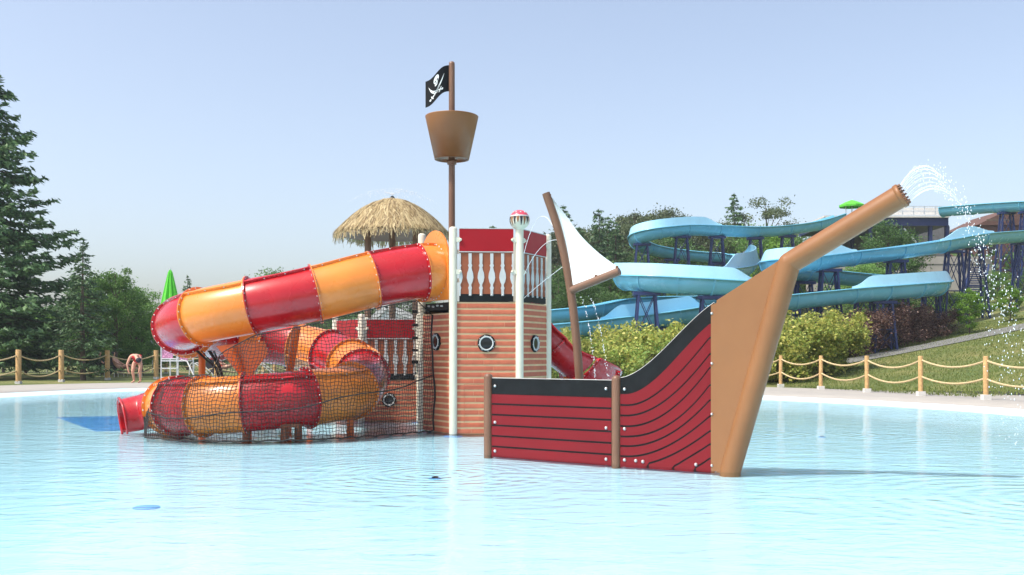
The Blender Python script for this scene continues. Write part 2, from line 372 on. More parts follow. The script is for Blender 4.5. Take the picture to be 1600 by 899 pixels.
def planks(hx, i, z0, z1, parent, ports=(), rows=None, full=False, seed=0):
    A, e, n, L = face(hx, i); g = .06; wd = L-2*g; rnd = random.Random(seed+i)
    MB().box(A+e*(L/2)-n*.012+UPZ*((z0+z1)/2), (wd, .03, z1-z0), (e, n, UPZ)).build('wall_panel', 'joint', parent)
    pit = .1; k = int(round((z1-z0)/pit)); pit = (z1-z0)/k
    for r in range(k):
        zb = z0+r*pit; cuts = [0] if full else sorted([0]+[rnd.uniform(.15, .85)] + ([rnd.uniform(.15, .85)] if rnd.random() < .25 else []))
        cuts = [c for j, c in enumerate(cuts) if j == 0 or c-cuts[j-1] > .12]+[1]
        for j in range(len(cuts)-1):
            u0, u1 = g+wd*cuts[j]+.002, g+wd*cuts[j+1]-.002
            h = pit-.030; p = rnd.uniform(.006, .009)
            prof = [(0, 0), (p, .004), (p+.001, h*.45), (p-.001, h*.8), (.003, h), (0, h)]
            O = A+e*u0+n*.0035+UPZ*(zb+.004)
            b = MB(); k6 = len(prof)
            vs = [O+n*x+UPZ*y for x, y in prof]+[O+e*(u1-u0)+n*x+UPZ*y for x, y in prof]
            b.add(vs, [(q, (q+1) % k6, k6+(q+1) % k6, k6+q) for q in range(k6)]+[tuple(range(k6))[::-1], tuple(range(k6, 2*k6))])
            b.build('plank', rnd.choice(['plank', 'plank', 'plank2']), parent)
    for (u, z, r) in ports: porthole(A+e*(L*u)+n*.02+UPZ*z, n, r, parent)
def porthole(c, n, r, parent):
    a = MB().lathe([(r*.80, .0), (r*.8, .022), (r*.95, .024), (r, .012), (r, -.02)], c, 32, n).build('porthole', 'black', parent)
    MB().lathe([(r*.66, .0), (r*.66, .026), (r*.80, .030), (r*.83, .02), (r*.83, 0)], c, 32, n).build('ring', 'white', a)
    MB().lathe([(0, .010), (r*.35, .012), (r*.68, .006)], c, 32, n).build('pane', 'glass', a)
    b = MB()
    for k in range(8):
        q = 2*math.pi*k/8+.2; u = n.orthogonal().normalized(); v = n.cross(u); b.ball(c+n*.024+(u*math.cos(q)+v*math.sin(q))*r*.9, .008)
    tag(b.build('rivets', 'steel', a), kind='stuff')
ZD = 2.16
def post(p, h, parent, r=.066, m='cream', foot=True):
    pr = [(r, 0), (r, h-.04), (r*.86, h-.012), (r*.5, h), (0, h+.004)]
    o = MB().lathe(pr, p, 20).build('post', m, parent)
    if foot: MB().lathe([(.0, .03), (.15, .03), (.16, .02), (.16, 0)], V((p.x, p.y, -.06)), 20).build('foot_plate', 'blue_paint', o)
    return o
for i in range(6):
    if i == 4: continue
    post(HX[i], 3.36 if i != 1 else 3.36, tower)
planks(HX, 0, .0, ZD-.02, tower, [(.5, 1.47, .145)], seed=1)
planks(HX, 1, .0, ZD-.02, tower, [(.5, 1.47, .145)], seed=2)
planks(HX, 5, .0, ZD-.19, tower, [(.5, 1.50, .145)], seed=3)
for i in (2, 3, 4): planks(HX, i, .0, ZD-.02, tower, full=True, seed=4)
for i in (0, 1, 3): railing(HX, i, ZD, tower)
b = MB(); b.prism([(p.x, p.y) for p in [HX[k].lerp(V((-.47, 17.06, 0)), .05) for k in range(6)]], (0, 0, ZD-.13), (1, 0, 0), (0, 1, 0), .12); b.build('deck', 'black', tower)
A, e, n, L = face(HX, 5)
for k in range(4):
    MB().lathe([(0, .04), (.012, .036), (.016, .02), (.016, 0)], A+e*(.28+.15*k)+n*.0+UPZ*(ZD-.06-.012*(k % 2)), 8, n).build('bolt', 'white', tower)  # white studs standing for the lights in the dark gap below the slide
# access panel outline on the front wall
A, e, n, L = face(HX, 0); b = MB()
for (u0, z0, u1, z1) in ((.18, .14, .18, .80), (.18, .14, .85, .14), (.85, .14, .85, .80), (.18, .80, .85, .80)):
    b.bar(A+e*u0+n*.0235+UPZ*z0, A+e*u1+n*.0235+UPZ*z1, .006, .004, n)
b.build('hatch_outline', 'plank2', tower)
# mast, crow's nest, flag
MP = V((HX[4].x, HX[4].y, 0)); mx0 = (706-800)/F*MP.y; MP.x = mx0
mast = MB().lathe([(.062, 0), (.060, 3.4), (.054, 6.54), (.05, 6.575), (.03, 6.59), (0, 6.592)], MP, 20).build('mast', 'brown', tower)
zt, zbm = 5.58, 4.82
MB().lathe([(.055, zbm+.03), (.29, zbm+.03), (.285, zbm-.005), (.312, zbm-.005), (.480, zt), (.482, zt+.012), (.462, zt+.012), (.458, zt), (.30, zbm+.06), (.055, zbm+.06)], MP, 48).build('crows_nest', 'tan', tower)
MB().lathe([(.056, -.10), (.085, -.09), (.085, -.01), (.056, 0)], MP+UPZ*zbm, 20).build('nest_collar', 'brown', tower)
FW, FH = .43, .47; FO = MP+V((-.05, 0, 0))
def flagpt(u, v, off=0):                  # u 0 at the mast to 1 at the fly; v 0 bottom to 1 top
    drop = .29*(u-.11*math.sin(2*math.pi*u)); yy = .06*math.sin(u*math.pi*1.2)
    return FO+V((-FW*u, -yy-off, 6.055+FH*v-drop))
b = MB(); n_ = 16
for s_, off in ((0, .008), (1, -.008)):
    vs = [flagpt(i/n_, j/4, off) for i in range(n_+1) for j in range(5)]
    fs = [(i*5+j, (i+1)*5+j, (i+1)*5+j+1, i*5+j+1) for i in range(n_) for j in range(4)]
    b.add(vs, fs if s_ else [f[::-1] for f in fs], True)
rim = [(i/n_, 0) for i in range(n_+1)]+[(1, j/4) for j in range(1, 5)]+[(1-i/n_, 1) for i in range(1, n_+1)]+[(0, 1-j/4) for j in range(1, 4)]
vs = [flagpt(u, v, .008) for u, v in rim]+[flagpt(u, v, -.008) for u, v in rim]; k = len(rim)
b.add(vs, [(i, (i+1) % k, k+(i+1) % k, k+i) for i in range(k)])
flag = b.build('flag', 'black', tower)
def emblem(name, poly, m='sail', off=.012, uni=1):
    c = MB(); k = len(poly)
    c.add([flagpt(u, v, off) for u, v in poly], [tuple(range(k))]); c.add([flagpt(u, v, off) for u, v in poly]+[flagpt(u, v, .006) for u, v in poly], [(i, (i+1) % k, k+(i+1) % k, k+i) for i in range(k)])
    return c.build(name, m, flag)
def ell(cu, cv, ru, rv, n=18): return [(cu+ru*math.cos(2*math.pi*i/n), cv+rv*math.sin(2*math.pi*i/n)) for i in range(n)]
emblem('skull', ell(.53, .765, .11, .145)); emblem('jaw', [(.47, .66), (.475, .555), (.50, .525), (.56, .525), (.585, .555), (.59, .66)])
for u in (.485, .575): emblem('eye_socket', ell(u, .715, .030, .036, 10), 'black', .0145)
emblem('nose_hole', [(.53, .675), (.515, .635), (.545, .635)], 'black', .0145); emblem('mouth', [(.49, .595), (.57, .595), (.57, .58), (.49, .58)], 'black', .0145)
def sabre(sg):
    A0, A1, A2 = (.53-sg*.20, .20), (.53+sg*.16, .30), (.53+sg*.33, .72); up_, dn = [], []
    for i in range(15):
        t = i/14; u = (1-t)**2*A0[0]+2*t*(1-t)*A1[0]+t*t*A2[0]; v = (1-t)**2*A0[1]+2*t*(1-t)*A1[1]+t*t*A2[1]
        du = 2*(1-t)*(A1[0]-A0[0])+2*t*(A2[0]-A1[0]); dv = 2*(1-t)*(A1[1]-A0[1])+2*t*(A2[1]-A1[1]); l = math.hypot(du, dv); wd = (.020+.016*math.sin(math.pi*min(1, t*1.1)))*(1-t**5)+.002
        up_.append((u-dv/l*wd, v+du/l*wd)); dn.append((u+dv/l*wd, v-du/l*wd))
    return up_+dn[::-1]
for sg in (-1, 1):
    emblem('sword', sabre(sg), off=.013)
    c_ = (.53-sg*.175, .215); emblem('guard', [(c_[0]-.018+sg*.05, c_[1]-.075), (c_[0]+.018+sg*.05, c_[1]-.075), (c_[0]+.018-sg*.035, c_[1]+.075), (c_[0]-.018-sg*.035, c_[1]+.075)][::1], off=.0135); emblem('hilt', ell(.53-sg*.25, .175, .04, .04, 12), off=.0135)
# ball on the front-right post
bp_ = HX[1]+UPZ*3.475; r = .162
ball = MB().lathe([(.05, -.19), (.066, -.16)]+[(r*math.sin(q), -r*math.cos(q)) for q in [R(28+i*152/20) for i in range(21)]], bp_, 32).build('finial_ball', 'cream', tower)
MB().lathe([((r+.004)*math.cos(q), (r+.004)*math.sin(q)) for q in [R(26+i*64/10) for i in range(11)]], bp_, 32).build('cap', 'pink', ball)
MB().lathe([((r+.006)*math.cos(q), (r+.006)*math.sin(q)) for q in [R(18+i*8/3) for i in range(4)]], bp_, 32).build('band', 'white', ball)
for k in range(18):
    q = 2*math.pi*k/18; c = MB(); ww = .16; l0, l1 = R(17), R(random.uniform(-38, -14)); vs = []
    for t in range(5):
        la = l0+(l1-l0)*t/4; hw = ww*(1-.8*t/4); rr = r+.004
        vs += [bp_+V((rr*math.cos(la)*math.cos(q+s_*hw), rr*math.cos(la)*math.sin(q+s_*hw), rr*math.sin(la))) for s_ in (-1, 1)]
    c.add(vs, [(2*t, 2*t+1, 2*t+3, 2*t+2) for t in range(4)], True)
    c.build('hair_lock', 'tan' if k % 2 else 'dark_cloth', ball)
for k in range(9):
    q = 2*math.pi*k/9; la = R(48); MB().ball(bp_+V(((r)*math.cos(la)*math.cos(q), r*math.cos(la)*math.sin(q), r*math.sin(la))), .017).build('dot', 'white', ball)
# ================================================================ LOW PLATFORM behind the tube
LX = hexa((-2.93, 19.3, 0), 1.13, R(6)); low = thing('low_play_platform', 'low six-sided platform with red rail boards behind the tube slide', 'play platform', (-2.4, 20.2, 0))
ZL = .80
for i in range(6): post(LX[i], 2.08, low)
planks(LX, 0, 0, ZL, low, [(.47, .40, .137)], seed=11); planks(LX, 5, 0, ZL, low, full=True, seed=12); planks(LX, 4, 0, ZL, low, full=True, seed=13)
for i in (0, 4, 5): railing(LX, i, ZL, low)
MB().prism([(p.x, p.y) for p in LX], (0, 0, ZL-.13), (1, 0, 0), (0, 1, 0), .12).build('deck', 'black', low)
br = [LX[1], LX[2], HX[4], HX[5]]
for k in range(6):                           # steps between the two decks
    t = (k+.5)/6; p = ((LX[1]+LX[2])/2).lerp((HX[4]+HX[5])/2, t); d = (((HX[4]+HX[5])/2)-((LX[1]+LX[2])/2)).normalized(); sd_ = V((-d.y, d.x, 0))
    MB().box(V((p.x, p.y, ZL+(ZD-ZL)*t)), (.26, .9, .05), (d, sd_, UPZ)).build('step', 'black', low)
# ================================================================ TUBE SLIDE
# control points: x, y, z and the colour of the section that starts there
ctl = [(-1.25, 16.553, 2.66, 'orange'), (-1.50, 16.37, 2.645, 'red'), (-2.26, 16.09, 2.49, 'orange'), (-3.13, 15.80, 2.255, 'red'), (-4.09, 15.62, 2.05, 'orange'), (-4.95, 15.80, 1.89, 'red'),
       (-5.48, 16.45, 1.76, 'orange'), (-5.68, 17.40, 1.70, 'red'), (-5.45, 18.45, 1.65, 'orange'), (-4.93, 19.05, 1.59, 'red'), (-4.15, 19.10, 1.45, 'orange'), (-3.45, 18.70, 1.29, 'red'), (-2.95, 18.10, 1.11, 'orange'), (-2.62, 17.42, .92, 'red'),
       (-2.62, 16.2, .70, 'orange'), (-3.16, 15.32, .62, 'red'), (-4.05, 15.06, .545, 'orange'), (-4.72, 15.18, .50, 'red'), (-5.20, 15.55, .48, 'orange'), (-5.48, 16.02, .46, 'end')]
slide = thing('tube_slide', 'enclosed red and orange tube slide coiling down from the tower', 'tube slide', (-4, 17, 0))
path = catmull([c[:3] for c in ctl], n=10); TR = .432
def frames(pts):
    k = len(pts); fr = []
    for i in range(k):
        t = (pts[min(i+1, k-1)]-pts[max(i-1, 0)]).normalized(); a = t.cross(UPZ).normalized(); fr.append((t, a, a.cross(t)))
    return fr
FRM = frames(path)
def seam(i):                                 # seam angle around the tube, from the top towards the outside (camera side first)
    return R(88) if i < 12 else R(88-38*min(1, (i-12)/30))
for s_ in range(len(ctl)-1):
    col = ctl[s_][3]; i0, i1 = s_*10, s_*10+10; n = 36; b = MB(); vs = []
    for i in range(i0, i1+1):
        t, a, u = FRM[i]
        for rr in (TR,): vs += [path[i]+(a*math.cos(2*math.pi*j/n)+u*math.sin(2*math.pi*j/n))*rr for j in range(n)]
    b.add(vs, [(i*n+j, i*n+(j+1) % n, (i+1)*n+(j+1) % n, (i+1)*n+j) for i in range(10) for j in range(n)], True)
    vi = [path[i0+i]+(p-path[i0+i])*.965 for i in range(11) for p in vs[i*n:(i+1)*n]]
    b.add(vi, [(i*n+j, (i+1)*n+j, (i+1)*n+(j+1) % n, i*n+(j+1) % n) for i in range(10) for j in range(n)], True)
    sec = b.build('tube_section', col, slide)
    for side in (1, -1):                     # bolted seam flanges along both sides
        vs = []; bl = MB()
        for i in range(i0, i1+1):
            t, a, u = FRM[i]; q = math.pi-seam(i) if side == 1 else -seam(i)*.6
            q = math.pi-seam(i) if side == 1 else R(-20)
            d = a*math.cos(q)+u*math.sin(q); c = t.cross(d)
            vs += [path[i]+d*rr+c*w_ for rr, w_ in ((TR-.004, -.014), (TR+.042, -.014), (TR+.042, .014), (TR-.004, .014))]
            if i % 3 == 1:
                for sg in (-1, 1): bl.lathe([(0, .012), (.008, .010), (.012, 0)], path[i]+d*(TR+.02)+c*(.014*sg), 6, c*sg)
        b = MB(); b.add(vs, [(i*4+j, i*4+(j+1) % 4, (i+1)*4+(j+1) % 4, (i+1)*4+j) for i in range(10) for j in range(4)]+[(3, 2, 1, 0), (40, 41, 42, 43)])
        b.build('seam_flange', col, sec); tag(bl.build('seam_bolts', 'steel', sec), kind='stuff')
    for i, w0, w1 in ((i0, .001, .016), (i1, -.016, -.001)):      # ring flanges where sections meet
        if s_ == 0 and i == i0: continue
        t, a, u = FRM[i]; vs = []; ro = TR+.05; n = 48
        for w_ in (w0, w1):
            for rr in (TR-.01, ro): vs += [path[i]+t*w_+(a*math.cos(2*math.pi*j/n)+u*math.sin(2*math.pi*j/n))*rr for j in range(n)]
        fs = []
        for j in range(n):
            k = (j+1) % n; fs += [(j, n+j, n+k, k), (2*n+j, 2*n+k, 3*n+k, 3*n+j), (n+j, 3*n+j, 3*n+k, n+k), (j, k, 2*n+k, 2*n+j)]
        MB().add(vs, fs).build('ring_flange', col, sec)
        bl = MB(); sg = -1 if i == i1 else 1; wb = w1 if sg == 1 else w0
        for j in range(24):
            q = 2*math.pi*(j+.5)/24; bl.lathe([(0, .011), (.010, .009), (.013, 0)], path[i]+t*wb+(a*math.cos(q)+u*math.sin(q))*(TR+.028), 6, t*sg)
        tag(bl.build('ring_bolts', 'steel', sec), kind='stuff')
# arched entry panel on the tower's left face
A, e, n, L = face(HX, 5); hw = .475; O = A+e*(L/2)+n*.03
arch = [(-hw, ZD+.02), (hw, ZD+.02), (hw, 2.78)]+[(hw*math.cos(R(q)), 2.86+.49*math.sin(R(q))) for q in range(0, 181, 9)]+[(-hw, 2.78)]
MB().prism(arch, O, e, UPZ, .03).build('entry_panel', 'orange', slide)
b = MB()
for j in range(28):
    q = 2*math.pi*j/28; b.lathe([(0, .012), (.009, .010), (.012, 0)], O+n*.03+e*(.47*math.cos(q)*.9)+UPZ*(2.66+.455*math.sin(q)), 6, n)
tag(b.build('panel_bolts', 'steel', slide), kind='stuff')
b = MB(); b.prism([(-.14, 0), (.14, 0), (0, .30)], A+e*.14+n*.03+UPZ*(ZD+.02), n, UPZ, .04); b.build('gusset', 'orange', slide)
# exit trough with hooded lip
ex = catmull([path[-1], V((-5.74, 16.36, .37)), V((-6.08, 16.45, .28)), V((-6.40, 16.30, .22))], n=6); pr = []
for i in range(len(ex)):
    h = .42-.09*i/(len(ex)-1); arc = [((.42-.06*i/(len(ex)-1))*math.cos(R(q)), (h*math.sin(R(q)) if q >= 0 else .42*math.sin(R(q)))) for q in range(-36, 217, 12)]
    pr.append([(x, y) for x, y in arc]+[(x*.88, y*.88) for x, y in arc[::-1]])
MB().sweep(ex, pr).build('exit_trough', 'red', slide)
t = (ex[-1]-ex[-2]).normalized(); a_ = t.cross(UPZ).normalized(); bb = a_.cross(t); b = MB()
lip = [ex[-1]+a_*(x*1.10)+bb*(y*1.08) for x, y in pr[-1][:len(pr[-1])//2]]; b.tube(lip, .018, 8); b.build('exit_lip', 'red', slide)
# supports
def support(base, top, r=.06, name='support_post', m='orange_steel'):
    return MB().lathe([(0, .02), (.16, .02), (.16, 0)], V((base[0], base[1], -.055)), 16).tube([base, top], r, 14).build(name, m, slide)
sb = at(386, 600, 15.75); g0 = (sb.x, sb.y, -.16)
support(g0, (sb.x, sb.y, sb.z+.06), .075)
for q in (at(360, 541, 15.55), at(404, 540, 15.9)): MB().tube([sb+V((0, 0, -.02)), q], .062, 14).build('support_arm', 'orange_steel', slide)
MB().prism([(-.46, .0), (.3, .08), (.36, -.12), (.10, -.45), (-.10, -.45)], at(384, 541, 15.70), (1, 0, 0), (0, 0, 1), .02).build('cradle_plate', 'orange_steel', slide)
p1, p2 = at(452, 585, 16.3), at(464, 512, 16.0); support((p1.x-.03, p1.y, -.16), (p1.x, p1.y, p1.z), .065); MB().tube([p1, p2], .065, 14).build('support_arm', 'orange_steel', slide)
for (x, y, h) in ((-2.60, 15.95, .40), (-3.28, 15.22, .30), (-3.45, 15.05, .26), (-4.02, 15.02, .22), (-3.85, 18.9, 1.0), (-5.5, 17.6, 1.3)):
    support((x, y, -.16), (x, y, h), .06, m='orange_steel' if y > 15.5 else 'rust')
for (x, y, z) in ((-3.34, 15.16, .22), (-2.62, 16.05, .30)):
    MB().box((x, y, z), (.30, .5, .05)).build('saddle', 'rust', slide)
# ================================================================ SAFETY NET
NC = [((-5.86, 15.80), (-5.83, 15.78, .16)), ((-5.56, 15.16), (-5.42, 15.22, .86)), ((-4.90, 14.68), (-4.84, 14.86, .97)), ((-4.50, 14.56), (-4.50, 14.78, .99)), ((-4.40, 14.54), tuple(at(345, 552, 15.0))), ((-3.95, 14.52), tuple(at(398, 524, 15.1))),
      ((-2.95, 14.84), tuple(at(482, 508, 15.25))), ((-2.40, 15.25), tuple(at(560, 488, 15.45))), ((-1.95, 15.72), tuple(at(615, 476, 15.75))), ((-1.55, 16.2), tuple(at(652, 470, 16.1))), ((-1.30, 16.56), tuple(at(674, 492, 16.52)))]
bot = catmull([(x, y, 0) for (x, y), _ in NC], n=12); top = []; tp = [V(t_) for _, t_ in NC]
for i in range(len(NC)-1):
    for j in range(12): top.append(tp[i].lerp(tp[i+1], j/12))
top.append(tp[-1])
lens = [0]
for i in range(1, len(bot)): lens.append(lens[-1]+(bot[i]-bot[i-1]).length)
def netcol(s_):
    for i in range(1, len(bot)):
        if lens[i] >= s_ or i == len(bot)-1:
            t = (s_-lens[i-1])/max(1e-6, lens[i]-lens[i-1]); return bot[i-1].lerp(bot[i], t), top[i-1].lerp(top[i], t)
def netpt(s_, z):
    B, T = netcol(s_); f = min(1, max(0, z/T.z)); f2 = max(0, (z-.55)/max(.05, T.z-.55)) if T.z > .9 else f*f
    wv = .012*math.sin(s_*7+z*5)+.008*math.sin(s_*17-z*9)
    return V((B.x+(T.x-B.x)*f2+wv, B.y+(T.y-B.y)*f2+wv, z))
Ltot = lens[-1]; pitch = .053; b = MB(); ns = int(Ltot/pitch)
net = thing('safety_net', 'black rope safety net hung around the lower tube slide', 'net', (-4, 15, 0))
def strand(pts): 
    if len(pts) > 1: b.tube(pts, .0052, 3, False, False)
for i in range(ns+1):
    s_ = i*Ltot/ns; T = netcol(s_)[1].z; k = max(2, int(T/.12)); strand([netpt(s_+.012*math.sin(j*2.1+i), .01+(T-.01)*j/k) for j in range(k+1)])
z = .02
while z < 2.2:
    run = []
    for i in range(ns+1):
        s_ = i*Ltot/ns
        if z <= netcol(s_)[1].z: run.append(netpt(s_, z+.010*math.sin(i*1.3)))
        else: strand(run); run = []
    strand(run); z += pitch
tag(b.build('mesh', 'net', net), kind='stuff')
def netrope(pts, r=.014): MB().tube(pts, r, 6).build('border_rope', 'net', net)
netrope([netcol(i*Ltot/120)[1] for i in range(121)], .009)
netrope([netpt(i*Ltot/120, .02+.01*math.sin(i)) for i in range(121)], .012)
mid = []
for i in range(121):
    s_ = i*Ltot/120; T = netcol(s_)[1].z; zz = .37+.03*math.sin(i*.17)+.55*max(0, (s_/Ltot-.3)/.7)**1.3
    if zz < T: mid.append(netpt(s_, zz)-V((0, .012, 0)))
netrope(mid, .011)
s_ = Ltot; netrope([netpt(s_, zz) for zz in np.linspace(.03, netcol(s_)[1].z, 12)], .016)
netrope([netcol(0)[0]+V((.03, 0, .02)), netcol(0)[0]+V((.01, -.03, .3)), netcol(0)[1]], .014)
b = MB()                                       # gathered net hanging on the far side of the coil
for k in range(26):
    x0 = random.uniform(-.09, .09); P0 = at(322, 548, 15.9); P1 = at(349, 602, 16.0)
    b.tube([P0+V((x0*2, random.uniform(-  .032, .032), 0)), P0.lerp(P1, .5)+V((x0*.6+.06, random.uniform(-.04, .04), 0)), P1+V((x0*.5, 0, 0)), P1+V((x0*.6, 0, -.5))], .006, 4, False)
tag(b.build('gathered_mesh', 'net', net), kind='stuff')
# ================================================================ SHIP BOW in front
HL, HM = V((-.306, 12.83, 0)), V((1.23, 11.70, 0)); PB = V((2.40, 10.95, 0))
bow = thing('ship_bow', 'freestanding red ship\'s bow panels with tan prow and bowsprit pipe', 'ship bow', (1.2, 11.7, 0))
def tpost(p, h, r=.052): MB().lathe([(r, -.15), (r, h-.04), (r*.9, h-.012), (r*.55, h+.006), (0, h+.012)], p, 20).build('post', 'brown', bow)
tpost(HL, 1.035, .058); tpost(HM, 1.035, .055)
def panel(P, d, name, topf, left, right, lines, nmar, bolts):
    """P origin, d plan direction; topf(t) top edge; lines: list of functions t -> z (grooves), from the top down"""
    e = V((d[0], d[1], 0)); n = V((e.y, -e.x, 0)); K = 22
    ts = [left+(right-left)*i/K for i in range(K+1)]; zb = -.03
    def strip(zlo, zhi, off, th, m, nm, parent):
        rows = [(t, max(zlo(t), zb), zhi(t)) for t in ts]; rows = [r_ for r_ in rows if r_[2]-r_[1] > .004]
        if len(rows) < 2: return
        b = MB(); vs = []
        for (t, lo, hi) in rows:
            q = P+e*t
            vs += [q+n*off+UPZ*lo, q+n*off+UPZ*hi, q+n*(off-th)+UPZ*hi, q+n*(off-th)+UPZ*lo]
        k = len(rows); b.add(vs, [(i*4+j, i*4+(j+1) % 4, (i+1)*4+(j+1) % 4, (i+1)*4+j) for i in range(k-1) for j in range(4)]+[(0, 1, 2, 3), ((k-1)*4+3, (k-1)*4+2, (k-1)*4+1, (k-1)*4)])
        return b.build(nm, m, parent)
    back = strip(lambda t: zb, topf, .008, .022, 'black', name, bow)
    edge = MB(); edge.tube([P+e*t-n*.004+UPZ*(topf(t)+.001) for t in ts], .007, 6); edge.build('edge', 'white', back)
    g = .0115
    hi = lines[0]
    for k in range(len(lines)):
        up = lines[k]; lo = lines[k+1] if k+1 < len(lines) else (lambda t: zb)
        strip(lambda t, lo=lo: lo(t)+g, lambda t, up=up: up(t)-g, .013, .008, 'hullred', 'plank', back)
    for (t, z) in bolts:
        MB().lathe([(0, .022), (.012, .020), (.019, .010), (.021, 0)], P+e*t+n*.012+UPZ*z, 12, n).build('bolt', 'steel', back)
dv = HM-HL; L1 = dv.length; d1 = (dv.x/L1, dv.y/L1); dv = PB-HM; L2 = dv.length; d2 = (dv.x/L2, dv.y/L2)
TOP = .985
lz = [TOP-.195-i*.1365 for i in range(6)]
panel(HL, d1, 'side_panel', lambda t: TOP, .062, L1-.06, [lambda t, z=z: z for z in lz], 0, [(.12, .885), (L1-.13, .885), (.12, .42), (L1-.13, .42), (.12, .05), (L1-.13, .05)])
def fit(pl):
    q = [onplane(940+x/2.809, 440+y/2.809, HM, d2) for x, y in pl]; xs, ys = [a for a, _ in q], [c for _, c in q]
    def f(t):
        return float(np.interp(t, xs, ys))
    # smooth through the measured points
    xx = np.linspace(xs[0], xs[-1], 60); yy = np.polyval(np.polyfit(xs, ys, min(3, len(xs)-1)), xx)
    return lambda t: float(np.interp(t, xx, yy)) if t >= xs[0]-.02 else -1.0
topq = fit([(88, 420), (140, 410), (200, 365), (250, 318), (300, 268), (350, 218), (400, 170), (440, 138), (480, 108), (515, 76)])
bl = [fit([(90, 492), (140, 482), (200, 452), (260, 405), (320, 345), (380, 275), (430, 218), (482, 180)])]
starts = [[(90, 543), (150, 536), (220, 508), (300, 448), (360, 385), (420, 310), (482, 242)], [(90, 588), (160, 582), (240, 550), (310, 500), (370, 445), (430, 375), (482, 312)],
          [(90, 635), (160, 630), (240, 605), (310, 560), (380, 495), (440, 425), (482, 372)], [(90, 680), (170, 676), (250, 652), (330, 605), (400, 545), (482, 447)],
          [(90, 722), (180, 716), (260, 692), (340, 645), (410, 588), (482, 515)], [(90, 767), (180, 760), (260, 738), (340, 695), (410, 645), (482, 587)],
          [(200, 800), (260, 783), (340, 745), (410, 705), (482, 652)], [(325, 810), (380, 775), (430, 745), (482, 710)], [(415, 815), (450, 795), (482, 772)]]
tr_ = onplane(1112, 600, HM, d2)[0]
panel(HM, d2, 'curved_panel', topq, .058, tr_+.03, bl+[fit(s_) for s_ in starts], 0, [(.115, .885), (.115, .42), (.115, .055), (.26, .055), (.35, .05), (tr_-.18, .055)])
# prow: flat fin in front, round nose pipe and bowsprit
e2 = V((d2[0], d2[1], 0)); n2 = V((e2.y, -e2.x, 0))
def hp(px, py): return onplane(px, py, HM, d2)
finq = [hp(1123, 738), hp(1123, 470), hp(1226, 404), hp(1232, 430), hp(1150, 738)]
MB().prism(finq[::-1], HM-n2*.06, e2, UPZ, .125).build('fin', 'tan', bow)
fl = [hp(1113, 736), hp(1124, 736.5), hp(1124, 473), hp(1113, 477)]
fo = MB().prism(fl, HM+n2*.012, e2, UPZ, .03).build('flange', 'tan', bow)
for y in (490, 568, 647, 727):
    t, z = hp(1114.5, y); MB().lathe([(0, .018), (.010, .016), (.016, 0)], HM+e2*t+n2*.043+UPZ*z, 10, n2).build('bolt', 'steel', fo)
def hp3(px, py): t, z = hp(px, py); return HM+e2*t+UPZ*z
knee = hp3(1233, 412); nose = [hp3(1141, 736)-UPZ*.15, hp3(1141, 736), hp3(1164, 655), hp3(1188, 570), hp3(1212, 485), knee]
MB().tube(nose, [.115, .115, .118, .120, .121, .121], 28).build('nose_pipe', 'tan', bow)
tip = hp3(1408, 306); b = MB(); b.tube([knee, knee.lerp(tip, .5), tip], .118, 28, False); b.lathe([(0, .118), (.06, .105), (.1, .07), (.121, 0), (.1, -.07), (0, -.118)], knee, 28, n2)
bd = (tip-knee).normalized(); b.build('bowsprit', 'tan', bow)
b = MB().lathe([(.119, -.03), (.127, -.026), (.127, .012), (.119, .02), (.09, .02), (.085, -.02), (0, -.02)], tip, 28, bd).build('nozzle_ring', 'tan', bow)
u_ = bd.orthogonal().normalized(); v_ = bd.cross(u_)
for k in range(16):
    q = 2*math.pi*k/16; MB().tube([tip+bd*.015+(u_*math.cos(q)+v_*math.sin(q))*.103, tip+bd*.045+(u_*math.cos(q)+v_*math.sin(q))*.103], .010, 6).build('nozzle', 'brown', bow)
# ================================================================ SAIL
sm = thing('sail_mast', 'curved brown mast with white triangular sail and slanted boom', 'sail', (.89, 13.0, 0)); DS = 13.0
mp = [at(907, 640, DS), at(905, 587, DS), at(900, 525, DS), at(892.5, 460, DS), at(882, 400, DS), at(870, 352, DS), at(853, 302, DS)]
mp = [V((mp[0].x, DS, -.15))]+catmull(mp, n=4)
MB().tube(mp, [.055]*(len(mp)-1)+[.052], 18).build('pole', 'brown', sm)
bm0, bm1 = at(893, 454, DS-.02), at(968, 424, DS-.35)
MB().tube([bm0, bm1], .052, 18).build('boom', 'brown', sm)
la = [at(860, 306, DS-.02), at(869, 335, DS-.02), at(880, 372, DS-.02), at(888, 408, DS-.02), at(895, 446, DS-.03)]
lb = catmull(la, n=5); rb_ = catmull([at(859.5, 305, DS-.02), at(885, 338, DS-.06), at(908, 369, DS-.14), at(936, 396, DS-.24), at(966, 418, DS-.33)], n=5)
b = MB(); K = len(lb); vs = []
for sgn in (0, -.008):
    for i in range(K):
        for j in range(11):
            p = lb[i].lerp(rb_[i], j/10); p = p+V((0, .10*math.sin(math.pi*j/10)*math.sin(math.pi*i/(K-1))+sgn, 0)); vs.append(p)
f1 = [(i*11+j, (i+1)*11+j, (i+1)*11+j+1, i*11+j+1) for i in range(K-1) for j in range(10)]; o_ = K*11
b.add(vs, f1+[tuple(x+o_ for x in f[::-1]) for f in f1], True); b.build('sail', 'sail', sm)
for q in (at(859, 308, DS), at(870.5, 350, DS), at(885, 397, DS), at(897, 449, DS), at(931, 434, DS-.2), at(964, 420, DS-.34)):
    MB().box(q, (.035, .035, .07)).build('cleat', 'brown', sm)
